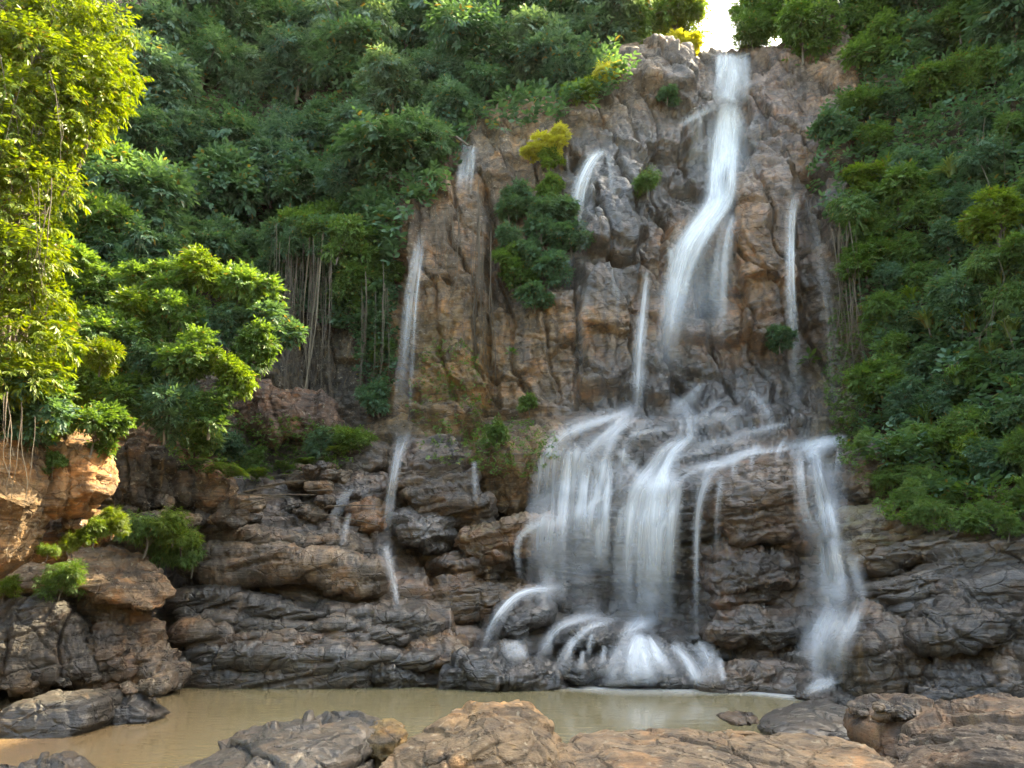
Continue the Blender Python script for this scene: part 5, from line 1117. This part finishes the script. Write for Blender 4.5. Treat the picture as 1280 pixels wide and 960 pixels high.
# hanging roots and lianas
def strand_obj(name, pts, r0, r1, mat, label, cat, group):
    v, f = [], []; c = np.array(pts[0]); tube(v, f, np.array(pts) - c, r0, r1, 5)
    o = link(name, mesh_from(name, np.concatenate(v), np.concatenate(f)), mat, None, True); o.location = c; return tag(o, label, cat, group)
def hang(u0, v0, u1, v1, Y, wob, n=9):
    ph = rnd.random() * 6.28; out = []
    for k in range(n):
        s = k / (n - 1); p = px(u0 + (u1 - u0) * s, v0 + (v1 - v0) * s, Y)
        p[0] += wob * (math.sin(ph + s * 5) + 0.5 * math.sin(ph * 2 + s * 11)) * s; p[1] += wob * math.cos(ph + s * 4); out.append(p)
    return out
def roots(n, u0, u1, a0, a1, b0, b1, du, fw, r, mat, name, label, cat, group):
    for k in range(n):
        u = u0 + (u1 - u0) * rnd.random(); w = depth(u, (a0 + b1) / 2, 3) - rnd.uniform(*fw)
        strand_obj(name, hang(u, rnd.uniform(a0, a1), u + rnd.uniform(*du), rnd.uniform(b0, b1), w, rnd.uniform(.08, .30), 14), r * rnd.uniform(.5, 1.25), r * .25, mat, label, cat, group)
roots(60, 342, 416, 270, 350, 470, 596, (-14, 6), (.2, .8), .011, ROOT, 'aerial_root', 'thin brown aerial root hanging over the overhang left of the cliff', 'root', 'aerial roots hanging over the left overhang')
for k, (u, a, b, r) in enumerate(((404,290,575,.042),(397,300,590,.036),(389,300,580,.030))):
    strand_obj('aerial_root', hang(u, a, u - 16 - k * 3, b, depth(u, 420, 3) - .75, .22, 14), r * .75, .012, VINE, ('thickest', 'second thickest', 'third thickest')[k] + ' pale hanging root among the roots left of the cliff', 'root', 'thick pale roots')
roots(16, 588, 614, 225, 330, 400, 565, (-6, 6), (.05, .2), .013, ROOT, 'aerial_root', 'thin brown root running down the brown cliff left of the green clump', 'root', 'roots down the cliff beside the green clump')
roots(14, 540, 588, 250, 290, 320, 430, (-5, 5), (.05, .2), .010, ROOT, 'aerial_root', 'short thin root hanging from the brown brow right of the thin left fall', 'root', 'short roots from the brown brow')
roots(14, 1036, 1074, 270, 370, 440, 575, (4, 24), (.1, .4), .017, ROOT, 'liana', 'mossy liana trailing down between the slim right fall and the right slope', 'liana', 'lianas beside the slim right fall')
roots(20, 450, 488, 320, 420, 480, 580, (-6, 8), (.1, .4), .013, ROOT, 'aerial_root', 'thin root hanging in the dark recess left of the thin left fall', 'root', 'roots in the recess left of the thin fall')
for k in range(26):
    u = rnd.uniform(-5, 75); v = rnd.uniform(70, 330); strand_obj('dry_twig', hang(u, v, u + rnd.uniform(-30, 30), v + rnd.uniform(60, 170), rnd.uniform(9.5, 10.1), .07), rnd.uniform(.004, .009), .003, ROOT, 'bare dry twig hanging inside the bright left tree', 'twig', 'dry twigs of the bright left tree')
for k in range(16):
    u = rnd.uniform(1170, 1265); v = rnd.uniform(130, 420); strand_obj('dry_twig', hang(u, v, u + rnd.uniform(-25, 25), v + rnd.uniform(50, 120), depth(u, v, 3) - .7, .10), rnd.uniform(.006, .011), .004, ROOT, 'bare brown twig hanging among the leaves of the right slope', 'twig', 'dry twigs of the right slope')
for k in range(7):
    u = rnd.uniform(0, 44); v = rnd.uniform(470, 520); strand_obj('dry_twig', hang(u, v, u + rnd.uniform(-6, 14), v + rnd.uniform(60, 130), 9.4 + u * .012, .05), rnd.uniform(.005, .009), .003, ROOT, 'dry creeper stem hanging down the ochre pillar', 'twig', 'creeper stems on the ochre pillar')
pts = [px(u, v, depth(578, 190, 3) - .25) for u, v in ((536,172),(552,168),(570,171),(585,182),(592,180),(588,196))]
strand_obj('dead_branch', pts, .06, .03, BARK, 'grey dead branch lying above the short faint fall', 'branch', None)
pts = [px(u, v, depth(486, 205, 3) - .3) for u, v in ((468,222),(478,208),(486,200),(494,186))]
strand_obj('dead_branch', pts, .04, .02, BARK, 'crooked bare branch at the lower edge of the jungle slope, left of the cliff top', 'branch', None)
p = px(925, 72, 25.0); q = px(975, 58, 24.6); strand_obj('fallen_log', [p, (p + q) / 2 + [0, 0, .05], q], .07, .05, BARK, 'thin fallen log lying across the top of the fall at the sky gap', 'log', None)
p = px(822, 82, 24.4); q = px(824, 64, 24.4); strand_obj('tree_stump', [p, px(820, 72, 24.4), q, px(829, 62, 24.4)], .22, .16, BARK, 'dark broken stump standing on the outcrop left of the sky gap', 'stump', None)

# damp air in the gorge
me = bpy.data.meshes.new('haze'); x0, x1, y0, y1, z0, z1 = -60, 60, -45, 60, -2.4, 64
me.from_pydata([(x0,y0,z0),(x1,y0,z0),(x1,y1,z0),(x0,y1,z0),(x0,y0,z1),(x1,y0,z1),(x1,y1,z1),(x0,y1,z1)], [], [(3,2,1,0),(4,5,6,7),(0,1,5,4),(1,2,6,5),(2,3,7,6),(3,0,4,7)])
m, t, out = newmat('haze'); pv = t.nodes.new('ShaderNodeVolumePrincipled'); pv.inputs['Color'].default_value = (.86, .93, 1, 1); pv.inputs['Density'].default_value = 0.00011; pv.inputs['Anisotropy'].default_value = 0.3
t.links.new(pv.outputs[0], out.inputs['Volume'])
hz = link('haze', me, m); tag(hz, 'thin pale damp haze filling the gorge', 'haze', kind='stuff')
